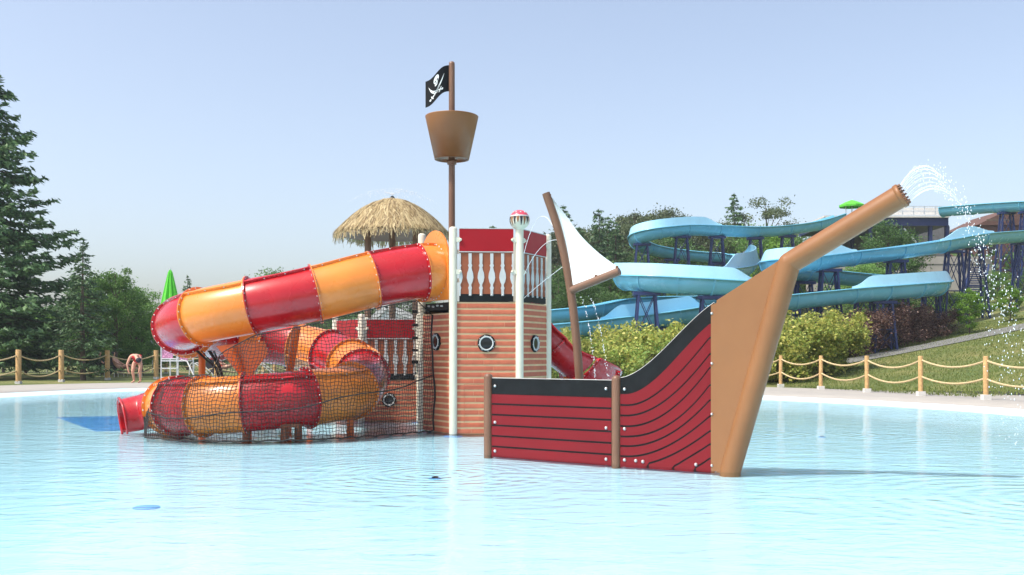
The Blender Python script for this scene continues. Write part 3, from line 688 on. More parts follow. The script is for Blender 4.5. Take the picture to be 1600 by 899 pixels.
# ================================================================ RED TROUGH SLIDE on the far side
ts = thing('trough_slide', 'dark red open trough slide curving down behind the ship tower', 'slide', (1, 18.4, 0))
tpth = catmull([(.10, 17.75, 2.2), (.42, 17.95, 1.95), (.85, 18.05, 1.55), (1.25, 18.15, 1.20), (1.52, 18.55, .98), (1.5, 19.2, .82), (1.1, 19.8, .66), (.5, 20.1, .5)], n=6)
half = [(.45*math.cos(R(q)), .45*math.sin(R(q))) for q in range(180, 361, 12)]
ppf = [(-.53, .03), (-.53, 0)]+half+[(.53, 0), (.53, .03)]+[(x*.93, y*.93+.02) for x, y in half[::-1]]
for s_ in range(0, 42, 6):
    seg = tpth[s_:s_+7]; o = MB().sweep(seg, [ppf]*len(seg)).build('trough_section', 'red', ts)
    t = (seg[1]-seg[0]).normalized(); a = t.cross(UPZ).normalized(); u = a.cross(t); b = MB()
    b.sweep([seg[0]-t*.014, seg[0]+t*.014], [[(x*1.13, y*1.13) for x, y in half]+[(x*.99, y*.99) for x, y in half[::-1]]]*2); b.build('joint_flange', 'red', o)
    b = MB()
    for q in range(186, 360, 14):
        for sg in (-1, 1): b.lathe([(0, .012), (.01, .01), (.013, 0)], seg[0]+t*.014*sg+a*(.48*math.cos(R(q)))+u*(.48*math.sin(R(q))), 6, t*sg)
    tag(b.build('joint_bolts', 'steel', o), kind='stuff')
for i in (14, 24, 34): p = tpth[i]; MB().tube([(p.x, p.y, -.15), (p.x, p.y, p.z-.44)], .06, 12).build('support_post', 'orange_steel', ts)
# ================================================================ THATCHED UMBRELLA
tc_ = at(613, 312, 23.5); RT, HT = 1.34, .98
th = thing('thatched_umbrella', 'thatched tan canopy on brown poles behind the tube slide', 'canopy', (tc_.x, tc_.y, 0))
def dome(rf): return -HT*(rf**1.9)*.80-.02*rf
b = MB(); b.lathe([(max(.001, RT*f*.97), dome(f)-.05) for f in np.linspace(0, 1, 10)], tc_, 32); b.build('roof_frame', 'brown', th)
rows = []
K = 5200; f0 = np.sqrt(rng.uniform(0.0, .95, K)); an = rng.uniform(0, 2*np.pi, K); ln = rng.uniform(.16, .34, K); vs = np.zeros((K, 6, 3))
for k in range(K):
    aj = an[k]+rng.normal(0, .06); r0 = RT*f0[k]; wv = rng.uniform(.008, .020); lift = rng.uniform(0, .04)
    for j in range(3):
        f = f0[k]+ln[k]*j/2*.62; fr = min(f, 1.0); rr = RT*fr+(0.03*j if f > 1 else 0); zz = dome(fr)+lift-.008*j
        if f > 1: zz -= (f-1)*RT*1.15
        a_ = an[k]+(aj-an[k])*j/2; ww = wv*(1-.45*j/2)
        for s_ in (0, 1):
            sg = -1 if s_ == 0 else 1; vs[k, j*2+s_] = (tc_.x+rr*math.cos(a_)-sg*ww*math.sin(a_), tc_.y+rr*math.sin(a_)+sg*ww*math.cos(a_), tc_.z+zz)
qd = np.concatenate([np.arange(K)[:, None]*6+np.array([0, 1, 3, 2]), np.arange(K)[:, None]*6+np.array([2, 3, 5, 4])])
wl = WL[th]; o = npmesh('thatch', vs-np.array([wl.x, wl.y, wl.z]), qd, 'thatch', th); o['kind'] = 'stuff'
MB().lathe([(.09, -.06), (.07, .03), (.03, .08), (0, .085)], tc_, 12).build('spray_cap', 'black', th)
for q in range(3):
    p = at(575, 372, 23.1) if q == 0 else (at(650, 372, 23.1) if q == 1 else at(613, 372, 24.3)); MB().lathe([(.085, 0), (.08, p.z+.25)], (p.x, p.y, 0), 16).build('pole', 'brown', th)
# ================================================================ ROPE FENCES
def fence(name, label, pts, h, ropes, r=.075):
    f = thing(name, label, 'fence', (pts[0][0], pts[0][1], terrain(*pts[0])-.02)); tops = []
    for (x, y) in pts:
        z = max(.1, terrain(x, y)-.02); ln_ = random.uniform(-.01, .01)
        po = MB().tube([(x, y, z+.10), (x+ln_, y, z+h-.02), (x+ln_, y, z+h)], [r, r, r*.9], 12).build('post', 'wood', f)
        MB().box((x, y, z+.06), (.2, .2, .14)).build('base', 'base', po); tops.append(V((x, y, z)))
    for i in range(len(tops)-1):
        for rz, dp in ropes:
            MB().tube(sag(tops[i]+UPZ*(rz+random.uniform(-.02, .02)), tops[i+1]+UPZ*rz, dp*random.uniform(.85, 1.15), 12), .027, 8).build('rope', 'rope', f)
    return f
RF = [(8.75, 37.45), (9.52, 35.15), (10.24, 32.9), (10.95, 30.6), (11.66, 28.3), (12.42, 26.0), (13.1, 23.7)]
fence('rope_fence', 'timber posts with two sagging ropes in front of the grassy slope at right', RF, 1.14, [(1.02, .2), (.56, .2)], .066)
LFp = [(-20.4, 36.3), (-19.35, 38.9), (-18.85, 41.5), (-18.1, 44.4), (-16.5, 46.0), (-14.0, 47.0), (-11.4, 47.6), (-8.6, 48)]
fence('rope_fence', 'timber posts with two sagging ropes along the deck at left', LFp, 1.36, [(1.16, .25), (.56, .25)], .105)
fence('rope_fence', 'low timber posts and rope fence farther back behind the sunbathers', [(-25.5, 57), (-22.9, 58), (-20.4, 58.5), (-17.6, 58.8), (-14.8, 59)], .75, [(.6, .16)], .09)
# chain link fence before the trees at left
cf = thing('chain_link_fence', 'dark chain-link fence with steel posts in front of the left trees', 'fence', (-24, 60, .1))
P0, P1 = V((-40, 58, .1)), V((8, 64, .1)); b = MB(); L = (P1-P0).length; e = (P1-P0).normalized(); hF = 1.75
for k in range(int(L/.16)):
    for sg in (1, -1):
        u0 = k*.16; u1 = u0+sg*hF*.8
        if 0 <= u1 <= L: b.bar(P0+e*u0+UPZ*.05, P0+e*u1+UPZ*hF, .010, .010)
tag(b.build('mesh', 'dark_cloth', cf), kind='stuff')
MB().tube([P0+UPZ*hF, P1+UPZ*hF], .025, 6).build('top_rail', 'steel', cf)
k = 0
while k < L: MB().tube([P0+e*k, P0+e*k+UPZ*(hF+.05), P0+e*k+UPZ*(hF+.3)+V((-.12, 0, 0))], .03, 6).build('post', 'steel', cf); k += 3.05
# ================================================================ BLUE FLUMES on the hill
def gz_(x, y): return terrain(x, y)
def flume(label, ctl, guards, sup, loc, r=.56, dep=.62, per=2):
    f = thing('water_flume', label, 'water slide', loc, 'blue flumes on the hill'); n = 9
    P = catmull([at(*c) for c in ctl], n=n); fr = frames(P)
    arc = [(r*math.cos(R(q)), dep*math.sin(R(q))) for q in range(180, 361, 12)]
    prof = [(-r-.10, .05), (-r-.10, -.01)]+arc+[(r+.10, -.01), (r+.10, .05)]+[(x*.94, y*.94+.05) for x, y in arc[::-1]]
    for s_ in range(0, len(P)-1, n*1):
        seg = P[s_:s_+n+1]
        o = MB()
        k = len(seg); vs = []
        for i in range(k):
            t, a, u = fr[s_+i]; vs += [seg[i]+a*x+u*y for x, y in prof]
        m = len(prof); o.add(vs, [(i*m+j, i*m+(j+1) % m, (i+1)*m+(j+1) % m, (i+1)*m+j) for i in range(k-1) for j in range(m)], True)
        o.add(vs[:m], [tuple(range(m))[::-1]]); o.add(vs[-m:], [tuple(range(m))])
        o = o.build('flume_section', 'flume', f)
        t, a, u = fr[s_]; b = MB(); rib = [(x*1.07, y*1.07) for x, y in arc]+[(x*.99, y*.99) for x, y in arc[::-1]]
        vs = [seg[0]+t*w_+a*x+u*y for w_ in (-.03, .03) for x, y in rib]; m = len(rib)
        b.add(vs, [(j, (j+1) % m, m+(j+1) % m, m+j) for j in range(m)]+[tuple(range(m))[::-1], tuple(range(m, 2*m))]).build('joint_rib', 'flume', o)
    for (c0, c1, side, h) in guards:         # tall splash guards bolted on the rim
        i0, i1 = int(c0*n), int(c1*n); vs = []
        for i in range(i0, i1+1):
            t, a, u = fr[i]; e_ = max(0, min(1, (i-i0)/5, (i1-i)/5)); hh = .08+h*e_*e_*(3-2*e_)
            q = [(r+.03, .05), (r-.10*hh/.6, .05+hh), (r-.05-.10*hh/.6, .05+hh), (r-.04, .05)]
            vs += [P[i]+a*(x*side)+UPZ*y for x, y in q]
        k = i1-i0+1; MB().add(vs, [(i*4+j, i*4+(j+1) % 4, (i+1)*4+(j+1) % 4, (i+1)*4+j) for i in range(k-1) for j in range(4)]+[(0, 1, 2, 3), (4*k-1, 4*k-2, 4*k-3, 4*k-4)], False).build('splash_guard', 'flume_sunlit', f)
    for ci in sup:                            # braced dark blue steel trestles
        p = P[int(ci*n)]; g = gz_(p.x, p.y); zt_ = p.z-dep-.02; wb = .35+.075*(zt_-g); b = MB()
        b.box((p.x, p.y, zt_-.05), (1.1, .5, .14))
        lg = [(V((p.x+sx*.34, p.y+sy*.2, zt_-.1)), V((p.x+sx*wb, p.y+sy*wb*.7, g-.2))) for sx in (-1, 1) for sy in (-1, 1)]
        for a_, c_ in lg: b.bar(a_, c_, .09, .09)
        k = max(2, int((zt_-g)/1.6))
        for j in range(k):
            for q0, q1 in ((0, 2), (1, 3), (0, 1), (2, 3)):
                A0, A1 = lg[q0], lg[q1]; b.bar(A0[0].lerp(A0[1], j/k), A1[0].lerp(A1[1], (j+1)/k),   .032, .032); b.bar(A0[0].lerp(A0[1], (j+1)/k), A1[0].lerp(A1[1], j/k),   .032, .032)
                b.bar(A0[0].lerp(A0[1], (j+1)/k), A1[0].lerp(A1[1], (j+1)/k),   .032, .032)
        b.build('trestle', 'bluesteel', f)
FXc = [(1312, 336, 70), (1275, 347, 69), (1230, 354, 68), (1180, 357, 67), (1120, 355, 66), (1070, 354, 64.5), (1030, 358, 63.5), (1003, 366, 64), (996, 375, 66), (1012, 384, 68), (1050, 391, 69), (1100, 396, 69), (1145, 398, 68), (1170, 406, 65), (1163, 416, 61), (1120, 422, 56), (1060, 425, 52), (1005, 426, 48), (980, 428, 45), (980, 431, 42.5), (1010, 433, 41), (1060, 436, 40.5), (1110, 439, 40.5), (1165, 443, 41), (1200, 449, 43), (1208, 455, 46), (1190, 460, 48), (1140, 463, 48), (1080, 465, 47.5), (1020, 466, 47), (975, 469, 46.5), (935, 477, 46), (895, 483, 45.5), (855, 487, 45.5), (800, 492, 45.5), (760, 500, 45)]
flume('blue flume with the top left loop and the nearest wide bend', FXc, [(4, 8.5, -1, .45), (12.2, 15.2, -1, .75), (18.3, 23, 1, .42)], [2, 3.1, 4, 5.2, 7, 10, 11.5, 17, 20, 22, 29.5, 30.7], (10, 50, 1))
FYc = [(1690, 356, 60), (1600, 362, 57), (1530, 367, 54), (1470, 377, 52), (1400, 387, 49.5), (1330, 395, 47), (1270, 403, 45.5), (1225, 408, 45), (1207, 412, 46.5), (1215, 417, 48.5), (1256, 421, 50), (1300, 426, 51), (1350, 431, 52), (1400, 435, 53), (1445, 437, 52.5), (1466, 439, 50), (1463, 442, 47.5), (1430, 445, 46), (1380, 449, 45), (1330, 453, 44.5), (1240, 462, 44), (1170, 470, 44), (1110, 479, 44), (1060, 487, 44), (1000, 495, 44), (950, 500, 44), (900, 505, 43.5), (855, 509, 43), (800, 515, 42.5)]
flume('blue flume crossing the hill at right and running low behind the ship', FYc, [(1.9, 3.3, -1, .42), (5.2, 8, -1, .42), (15.6, 19.2, -1, .42), (22.2, 25.2, 1, .5)], [1, 2.2, 2.7, 4, 5.6, 10, 12, 14.4, 18, 23.5, 24.6], (15, 48, 1))
FZc = [(1474, 326, 74), (1520, 322, 72), (1560, 319, 70), (1600, 317, 68), (1660, 316, 66), (1720, 318, 64)]
flume('short blue flume starting from the hilltop platform at far right', FZc, [], [2.35, 3.2], (33, 70, 7))
# hilltop start platform
pf = thing('start_platform', 'grey hilltop start platform with railings and blue steel beams', 'platform', (30, 77, 7))
def wb_(px0, px1, py0, py1, D, dep, name, m, parent, dy=0):
    a, c = at(px0, py0, D), at(px1, py1, D); return MB().box(((a.x+c.x)/2, D+dep/2+dy, (a.z+c.z)/2), (abs(c.x-a.x), dep, abs(a.z-c.z))).build(name, m, parent)
wb_(1290, 1482, 340, 353, 76, 7, 'beam', 'bluesteel', pf); wb_(1288, 1484, 337, 340, 75.8, 7.4, 'deck', 'base', pf)
for y in (322, 329.5): wb_(1375, 1480, y, y+1.3, 75.9, .06, 'rail', 'aluminium', pf)
wb_(1375, 1482, 324.5, 336, 77.6, .08, 'infill_panel', 'base', pf)
for x in range(1376, 1484, 17): wb_(x, x+1.3, 322, 338, 75.95, .05, 'rail_post', 'aluminium', pf)
for x in (1358, 1406, 1452, 1478): wb_(x, x+5, 352, 455, 76.2, .3, 'column', 'bluesteel', pf); 
for x in (1330, 1430): wb_(x, x+5, 352, 455, 82, .3, 'column', 'bluesteel', pf)
wb_(1300, 1484, 354, 402, 83, .3, 'back_wall', 'shingle', pf)
MB().bar(at(1412, 357, 76.4), at(1432, 380, 76.4), .12).build('brace', 'aluminium', pf)
rw = thing('retaining_wall', 'long pale concrete retaining wall under the hilltop platform', 'wall', (26, 73, 5))
for i, x in enumerate(range(1262, 1520, 32)): wb_(x, x+31.6, 401, 412.6, 73, .4, 'panel', 'concrete', rw); wb_(x, x+31.6, 413.4, 455, 73.05, .4, 'panel', 'concrete', rw)
stt = thing('hill_stairs', 'dark steel stairs climbing beside the retaining wall', 'stairs', (31, 70, 6))
for k in range(14): wb_(1512+k*.6, 1536+k*.6, 462-k*3.4, 463.3-k*3.4, 66+k*.3, .35, 'step', 'bluesteel', stt)
for x in (1511, 1541): MB().bar(at(x-4, 462, 66), at(x+4, 415, 70), .1, .2).build('stringer', 'bluesteel', stt)
bb_ = thing('brick_building', 'reddish brick building with sloped roof at the far right edge', 'building', (45, 92, 7))
wb_(1528, 1640, 352, 470, 92, 8, 'wall', 'brick', bb_); MB().prism([(0, 0), (7, 0), (7, 1.6), (3.3, 1.6)], at(1526, 352, 91.8), (1, 0, 0), (0, 0, 1), -8).build('roof', 'brick', bb_)
for x in (1545, 1585): wb_(x, x+16, 375, 395, 91.95, .1, 'window', 'glass', bb_)
up = thing('utility_pole', 'grey utility pole with crossarm behind the right flumes', 'pole', (43, 88, 7)); p = at(1563, 335, 88)
MB().tube([(p.x, 88, 6), p], .14, 8).build('shaft', 'bark', up); MB().box(p-UPZ*.5, (2.4, .12, .14)).build('crossarm', 'bark', up)
def parasol(label, px, py, D, wpx, dz, ground, zleg=2.3):
    p = at(px, py, D); rr = wpx/F*D; u = thing('parasol', label, 'umbrella', (p.x, D, ground)); b = MB(); n = 8; vs = [p]
    for ring in (1, 2):
        for j in range(n): q = 2*math.pi*j/n; vs.append(p+V((rr*ring/2*math.cos(q), rr*ring/2*math.sin(q), -dz*(.42 if ring == 1 else 1))))
    b.add(vs, [(0, 1+j, 1+(j+1) % n) for j in range(n)]+[(1+j, 9+j, 9+(j+1) % n, 1+(j+1) % n) for j in range(n)])
    low_ = [v-UPZ*.14 for v in vs[9:]]; b.add(vs[9:]+low_, [(j, n+j, n+(j+1) % n, (j+1) % n) for j in range(n)]); b.build('canopy', 'green_cloth', u)
    MB().tube([(p.x, D, ground), p], .05, 8).build('pole', 'aluminium', u)
    for sx in (-.5, .5): MB().tube([(p.x+rr*sx, D-.1, ground), (p.x+rr*sx, D-.1, p.z-dz-.1)], .04, 6).build('frame_leg', 'aluminium', u)
parasol('open bright green parasol on the hilltop platform', 1331, 312.5, 75.2, 20, .42, 11.9)
# ================================================================ WHITE GABLED HOUSE behind the low platform
hs = thing('gabled_house', 'white gabled house with grey shingle roof behind the low platform', 'house', (-5.7, 46, 0)); D = 46
pk, el, er = at(605, 479, D), at(581, 495, D), at(651, 501, D); wz = el.z-.1
MB().box(((el.x+.2+er.x)/2, D+4, wz/2), (er.x-el.x-.4, 7.6, wz)).build('wall', 'house', hs)
el.z = er.z = min(el.z, er.z)
pk.x = (el.x+er.x)/2-.35
MB().prism([(el.x+.15, el.z), (er.x-.15, er.z), (pk.x, pk.z-.12)], (0, D+.1, 0), (1, 0, 0), (0, 0, 1), -.1).build('gable', 'house', hs)
for a, nm in ((el, 'roof_slope'), (er, 'roof_slope')):
    d = (pk-a).normalized(); MB().add([a, pk+d*0, pk+V((0, 8, 0)), a+V((0, 8, 0)), a+UPZ*.14, pk+UPZ*.14, pk+V((0, 8, .14)), a+V((0, 8, .14))], [(0, 1, 2, 3), (4, 7, 6, 5), (0, 4, 5, 1), (1, 5, 6, 2), (2, 6, 7, 3), (3, 7, 4, 0)]).build(nm, 'shingle', hs)
    MB().bar(a+V((0, -.06, .04)), pk+V((0, -.06, .04)), .10, .26).build('barge_board', 'white', hs)
# ================================================================ VEGETATION
def leafquads(c, size, n_=None, up=.0, asp=.55, bias=None):
    N = len(c); d = rng.normal(size=(N, 3)); 
    if bias is not None: d = d*.6+bias
    d /= np.linalg.norm(d, axis=1)[:, None]+1e-9; r_ = rng.normal(size=(N, 3)); s_ = np.cross(d, r_); s_ /= np.linalg.norm(s_, axis=1)[:, None]+1e-9
    sz = size*rng.uniform(.65, 1.3, N)[:, None]
    return np.stack([c-d*sz*.5, c+s_*sz*asp*.5, c+d*sz*.5, c-s_*sz*asp*.5], 1)
def proto(name): o = bpy.data.objects.new(name, None); C.objects.link(o); WL[o] = V((0, 0, 0)); o.hide_render = False; return o
def spruce(h, rad, wh, dens, size, gaps=.0, droop=.35, top=.9):
    root = proto('spruce_tree'); L_ = []; B_ = []; tb = MB(); tb.tube([(0, 0, -.3), (0.05, 0, h*.5), (0, 0, h*.985)], [h*.017, h*.010, .012], 8)
    z = h*.07
    while z < h*.985:
        f = z/h; nb = max(4, int(wh*(1-.4*f)))
        for k in range(nb):
            if random.random() < gaps: continue
            q = random.uniform(0, 6.283); ln_ = rad*((1-f)**top)*random.choice((random.uniform(.45, .8), random.uniform(.75, 1.18)))+.12
            if f < .2: ln_ *= .75+f
            n = max(4, int(ln_*dens)); t = rng.uniform(.12, 1, n)**.8; dz = -droop*ln_*t+.26*ln_*t**3+random.uniform(-.1, .1)
            lat = rng.normal(0, .13, n)*ln_*(1.15-t)*1.2; u = np.array([math.cos(q), math.sin(q), 0]); v = np.array([-math.sin(q), math.cos(q), 0])
            c = u*(t*ln_)[:, None]+v*lat[:, None]; c[:, 2] += z+dz-np.abs(lat)*.25+rng.normal(0, .05, n)
            L_.append(c); B_.append(np.tile(u*.9+np.array([0, 0, -.55]), (n, 1))+v*np.sign(lat)[:, None]*.7)
            if k % 2 == 0 and ln_ > .6: tb.tube([(0, 0, z), (u[0]*ln_*.5, u[1]*ln_*.5, z-droop*ln_*.5+.03*ln_), (u[0]*ln_*.85, u[1]*ln_*.85, z-droop*ln_*.85+.15*ln_)], [.012+.02*(1-f), .012, .005], 4, False)
        z += h*.021*random.uniform(.7, 1.3)
    tb.build('trunk', 'bark', root); c = np.concatenate(L_); q = leafquads(c, size, asp=.30, bias=np.concatenate(B_))
    npmesh('crown', q, np.arange(len(c)*4).reshape(-1, 4), 'spruce', root); return root
def broadleaf(name, h, rad, ncl, nl, size, m, base=.25, trunkr=None, crown='crown', clr=.30, shrub=False, top=.55):
    root = proto(name); tb = MB(); tr_ = trunkr or h*.016; cl = []; tries = 0
    while len(cl) < ncl and tries < 9999:
        tries += 1; d = V((random.gauss(0, 1), random.gauss(0, 1), random.gauss(0, 1))).normalized(); rr = random.uniform(.35, 1)**.6
        zc = h*(base+(1-base)*.5)
        p = V((d.x*rad*rr, d.y*rad*rr, zc+d.z*h*(1-base)*.5*rr)); f = (p.z/h-base)/(1-base)
        if f > top and math.hypot(p.x, p.y) > rad*(1.12-(f-top)/(1-top)*.75): continue
        cl.append(p)
    if shrub:
        lobes = [V((random.uniform(-.75, .75)*rad, random.uniform(-.75, .75)*rad, h*random.uniform(.25, .82))) for _ in range(7)]; cl = []
        while len(cl) < ncl:
            c0 = random.choice(lobes); p = c0+V((random.gauss(0, .30)*rad, random.gauss(0, .30)*rad, random.gauss(-.08, .17)*h))
            if .02*h < p.z < h and p.xy.length < rad*1.25: cl.append(p)
    cs = []
    for p in cl:
        k = int(nl/ncl*random.uniform(.5, 1.5)); cr_ = rad*clr*random.uniform(.6, 1.25); g = rng.normal(size=(k, 3)); g /= np.linalg.norm(g, axis=1)[:, None]
        g *= (rng.uniform(0, 1, k)**.45)[:, None]*cr_*np.array([1, 1, .9 if shrub else .62]); g[::6] *= 1.7; cs.append(g+np.array(p))
    if shrub:
        for p in cl[::2]: tb.tube([(p.x*.12, p.y*.12, -.05), (p.x*.5, p.y*.5, p.z*.6), tuple(p)], [.022, .014, .006], 4, False)
    else:
        tb.tube([(0, 0, -.3), (.02*h, 0, h*.35), (0, .01*h, h*.7), (0, 0, h*.92)], [tr_, tr_*.75, tr_*.4, .02], 8)
        for p in cl[::2]:
            z0 = min(h*.8, max(h*base*.7, p.z-rad*.6)); tb.tube([(0, 0, z0), (p.x*.55, p.y*.55, z0+(p.z-z0)*.4), tuple(p)], [tr_*.34, tr_*.2, .012], 5, False)
    tb.build('stems' if shrub else 'trunk', 'bark', root); c = np.concatenate(cs); c = c[c[:, 2] > .03]
    npmesh('foliage' if shrub else crown, leafquads(c, size), np.arange(len(c)*4).reshape(-1, 4), m, root); return root
PR = {
 'sp': (spruce(14.4, 4.0, 13, 30, .34, .10, .32, .8), 14.4), 'sp2': (spruce(9, 2.3, 9, 22, .26, .15), 9), 'sp3': (spruce(14, 3.3, 10, 22, .36, .10, .28, .75), 14),
 'd1': (broadleaf('leafy_tree', 9, 2.6, 60, 15000, .17, 'leaf'), 9), 'd2': (broadleaf('leafy_tree', 12, 3.4, 80, 22000, .2, 'leafgrey', .2), 12),
 'd3': (broadleaf('leafy_tree', 11, 3.6, 85, 24000, .2, 'leafdark', .08), 11), 'd4': (broadleaf('leafy_tree', 12, 3.3, 34, 7000, .2, 'leafgrey', .25, clr=.24), 12),
 'd5': (broadleaf('leafy_tree', 5, 1.6, 46, 9000, .15, 'leafbright', .12), 5), 'd6': (broadleaf('leafy_tree', 7, 3.0, 60, 16000, .17, 'leaf', .04), 7),
 'by': (broadleaf('yellow_shrub', 2.6, 1.6, 110, 16000, .12, 'leafyellow', .02, clr=.2, shrub=True, top=.7), 2.6),
 'bp': (broadleaf('purple_shrub', 2.6, 1.5, 70, 13000, .085, 'leafpurple', .02, clr=.26, shrub=True, top=.6), 2.6),
 'bg': (broadleaf('green_shrub', 2.4, 1.7, 50, 9000, .12, 'leafdark', .02, clr=.3, shrub=True, top=.7), 2.4),
 'bl': (broadleaf('green_shrub', 2.4, 1.7, 50, 9000, .12, 'leaf', .02, clr=.3, shrub=True, top=.7), 2.4)}
used = set()
def plant(k, px, pyt, D, label, cat='tree', group=None, ws=1.0, dz=0):
    src, h = PR[k]; x = (px-800)/F*D; g = terrain(x, D); zt_ = CH-(pyt-HOR)/F*D
    if k in used: o = copy_tree(src)
    else: o = src; used.add(k)
    sc = (zt_-g)/h; o.location = (x, D, g+dz); o.rotation_euler = (0, 0, random.uniform(0, 6.28)); o.scale = (sc*ws, sc*ws, sc)
    return tag(o, label, cat, group)
T1, T2, T3 = 'trees at left', 'trees behind the middle', 'trees on the right hill'
plant('sp', -12, 108, 46, 'huge dark spruce filling the left edge of the picture', group=T1, ws=1.35)
plant('sp', -90, 150, 50, 'dark spruce mostly cut off by the left edge', group=T1)
plant('sp2', 130, 370, 44, 'slim young spruce with a bare trunk right of the huge one', group=T1, ws=1.25)
plant('d1', 180, 414, 52, 'airy light green broadleaf tree left of the closed green umbrella', group=T1, ws=.95)
plant('d1', 160, 424, 57, 'light green tree half hidden behind the airy one', group=T1, ws=1.2)
plant('d1', 207, 440, 55, 'shorter light green tree right of the airy one', group=T1, ws=1.2)
for a in [('d6', 40, 470, 56, 'bushy green tree low behind the huge spruce'), ('d3', 88, 476, 58, 'dark leafy tree between the huge and the slim spruce'), ('d6', 150, 482, 54, 'low green tree under the airy broadleaf tree'),
          ('d6', 222, 478, 56, 'rounded green tree just left of the upper tube bend'), ('d3', 250, 498, 62, 'dark low tree behind the closed green umbrella'), ('d3', 5, 462, 62, 'dark leafy tree under the huge spruce at the left edge')]: plant(*a, group=T1, ws=1.25)
plant('sp2', 293, 430, 72, 'small spruce tip just above the tube\'s left bend', group=T2)
for a in [('d6', 300, 490, 64, 'green tree behind the lifeguard chair'), ('d3', 345, 492, 64, 'dark tree behind the slide\'s support arms'), ('d6', 400, 500, 66, 'green tree low behind the middle of the coil'), ('d1', 445, 414, 70, 'thin leafy treetop showing above the upper tube'), ('d3', 505, 470, 68, 'dark tree between the coil and the low platform'),
          ('d3', 560, 470, 70, 'dark tree left of the white gabled house'), ('d3', 645, 452, 72, 'dark tree behind the white gabled house'), ('sp3', 770, 348, 84, 'spruce tip peeking over the tower\'s red rail')]: plant(*a, group=T2, ws=1.1)
for a in [('d2', 900, 340, 84, 'grey-green tree filling in left of the broad spruce'), ('d2', 950, 345, 86, 'grey-green tree filling in behind the two spruces'), ('sp3', 1000, 335, 88, 'spruce rising behind the blue loop\'s left bend'), ('d2', 1110, 350, 90, 'grey-green tree in the dip of the tree line'), ('d3', 1040, 350, 76, 'dark tree inside the blue loop'), ('d2', 1220, 345, 92, 'grey-green tree right of the open-crowned one'), ('sp3', 905, 350, 70, 'spruce half hidden by the white sail'), ('sp3', 950, 334, 80, 'spruce between the two right of the sail'), ('sp3', 880, 316, 82, 'narrow spruce right behind the sail'), ('d2', 858, 352, 80, 'grey-green tree between the tower and the sail mast'), ('d3', 872, 415, 58, 'dark leafy tree beside the tower\'s right post'), ('d3', 915, 425, 57, 'dark leafy tree below the sail\'s boom'), ('sp3', 936, 322, 74, 'dark broad spruce just right of the sail'),
          ('sp3', 962, 342, 76, 'smaller spruce between the broad one and the blue loop'), ('d2', 992, 322, 82, 'grey-green tree left of the blue loop'), ('d2', 1020, 314, 84, 'tallest grey-green tree above the blue loop'), ('d2', 1060, 326, 86, 'rounded grey-green tree above the blue loop\'s right half'), ('d6', 955, 400, 66, 'mid green tree left of the blue loop\'s bend'),
          ('d2', 1000, 400, 78, 'grey-green tree seen through the blue loop'), ('d6', 1050, 405, 80, 'green tree under the middle of the upper flume'), ('d2', 1095, 372, 84, 'grey-green tree behind the upper flume\'s trestles'), ('sp3', 1147, 298, 88, 'dark pointed spruce above the upper flume'), ('d2', 1130, 338, 86, 'grey-green tree left of the pointed spruce'), ('d4', 1196, 300, 88, 'sparse open-crowned tree right of the pointed spruce'),
          ('d6', 1168, 345, 84, 'green tree between the spruce and the open-crowned tree'), ('d5', 1212, 372, 76, 'bright green tree below the open-crowned one'), ('d6', 1245, 352, 86, 'green tree behind the bowsprit\'s lower half'), ('d3', 1280, 370, 88, 'dark tree behind the bowsprit\'s middle'), ('d3', 1388, 343, 60, 'dark green tree in front of the start platform'), ('d6', 1345, 400, 58, 'green tree low beside the retaining wall'),
          ('d3', 1075, 440, 58, 'dark tree between the wide bend and the lower flume'), ('d3', 1010, 448, 56, 'dark tree behind the wide bend\'s supports'), ('d3', 960, 455, 54, 'dark tree left of the wide bend\'s supports'), ('d6', 1560, 420, 64, 'green tree in front of the brick building'), ('d3', 1600, 430, 66, 'dark tree at the right edge below the flume')]: plant(*a, group=T3, ws=1.05)
YB = 'yellow-green shrubs'
for a in [('by', 885, 512, 32, 'yellow-green shrub beside the red trough slide'), ('by', 935, 502, 34, 'yellow-green shrub behind the sail mast'), ('by', 985, 496, 33, 'tall yellow-green shrub left of the curved hull panel'), ('by', 1030, 512, 34, 'yellow-green shrub behind the curved hull panel'), ('by', 1215, 478, 39, 'yellow-green shrub right against the prow'), ('by', 1258, 482, 40, 'big yellow-green shrub at the path\'s lower end'), ('by', 1298, 508, 40.5, 'low yellow-green shrub touching the purple ones')]: plant(*a, 'shrub', YB, ws=1.15)
for a in [('bp', 1340, 480, 44.5, 'purple-leaved shrub next to the yellow ones'), ('bp', 1388, 470, 46, 'tallest purple-leaved shrub under the flume'), ('bp', 1432, 472, 47, 'purple-leaved shrub right of the tallest one'), ('bp', 1472, 480, 48, 'purple-leaved shrub nearest the small bright tree')]: plant(*a, 'shrub', 'purple shrubs', ws=1.5)
plant('d5', 1515, 452, 47, 'small bright green tree beside the path', group='young trees', ws=1.0)
plant('d5', 1578, 448, 50, 'small bright green tree behind the falling spray', group='young trees', ws=1.15)
gl_ = ['behind the yellow shrubs at the hull', 'left of the low flume\'s trestle', 'under the low flume behind the hull', 'below the wide bend', 'behind the prow', 'right of the prow behind the yellow shrub', 'behind the first purple shrub', 'behind the tallest purple shrub', 'behind the last purple shrub', 'at the foot of the hill stairs', 'between the two small bright trees', 'at the right edge on the slope']
for i, (x, y, D) in enumerate([(880, 500, 50), (940, 515, 42), (1000, 510, 48), (1060, 500, 46), (1130, 490, 48), (1200, 480, 50), (1310, 478, 52), (1375, 462, 55), (1455, 462, 56), (1500, 450, 60), (1545, 470, 58), (1602, 472, 60)]):
    plant('bg' if i % 2 else 'bl', x, y, D, 'green shrub '+gl_[i], 'shrub', 'green shrubs', ws=1.5)
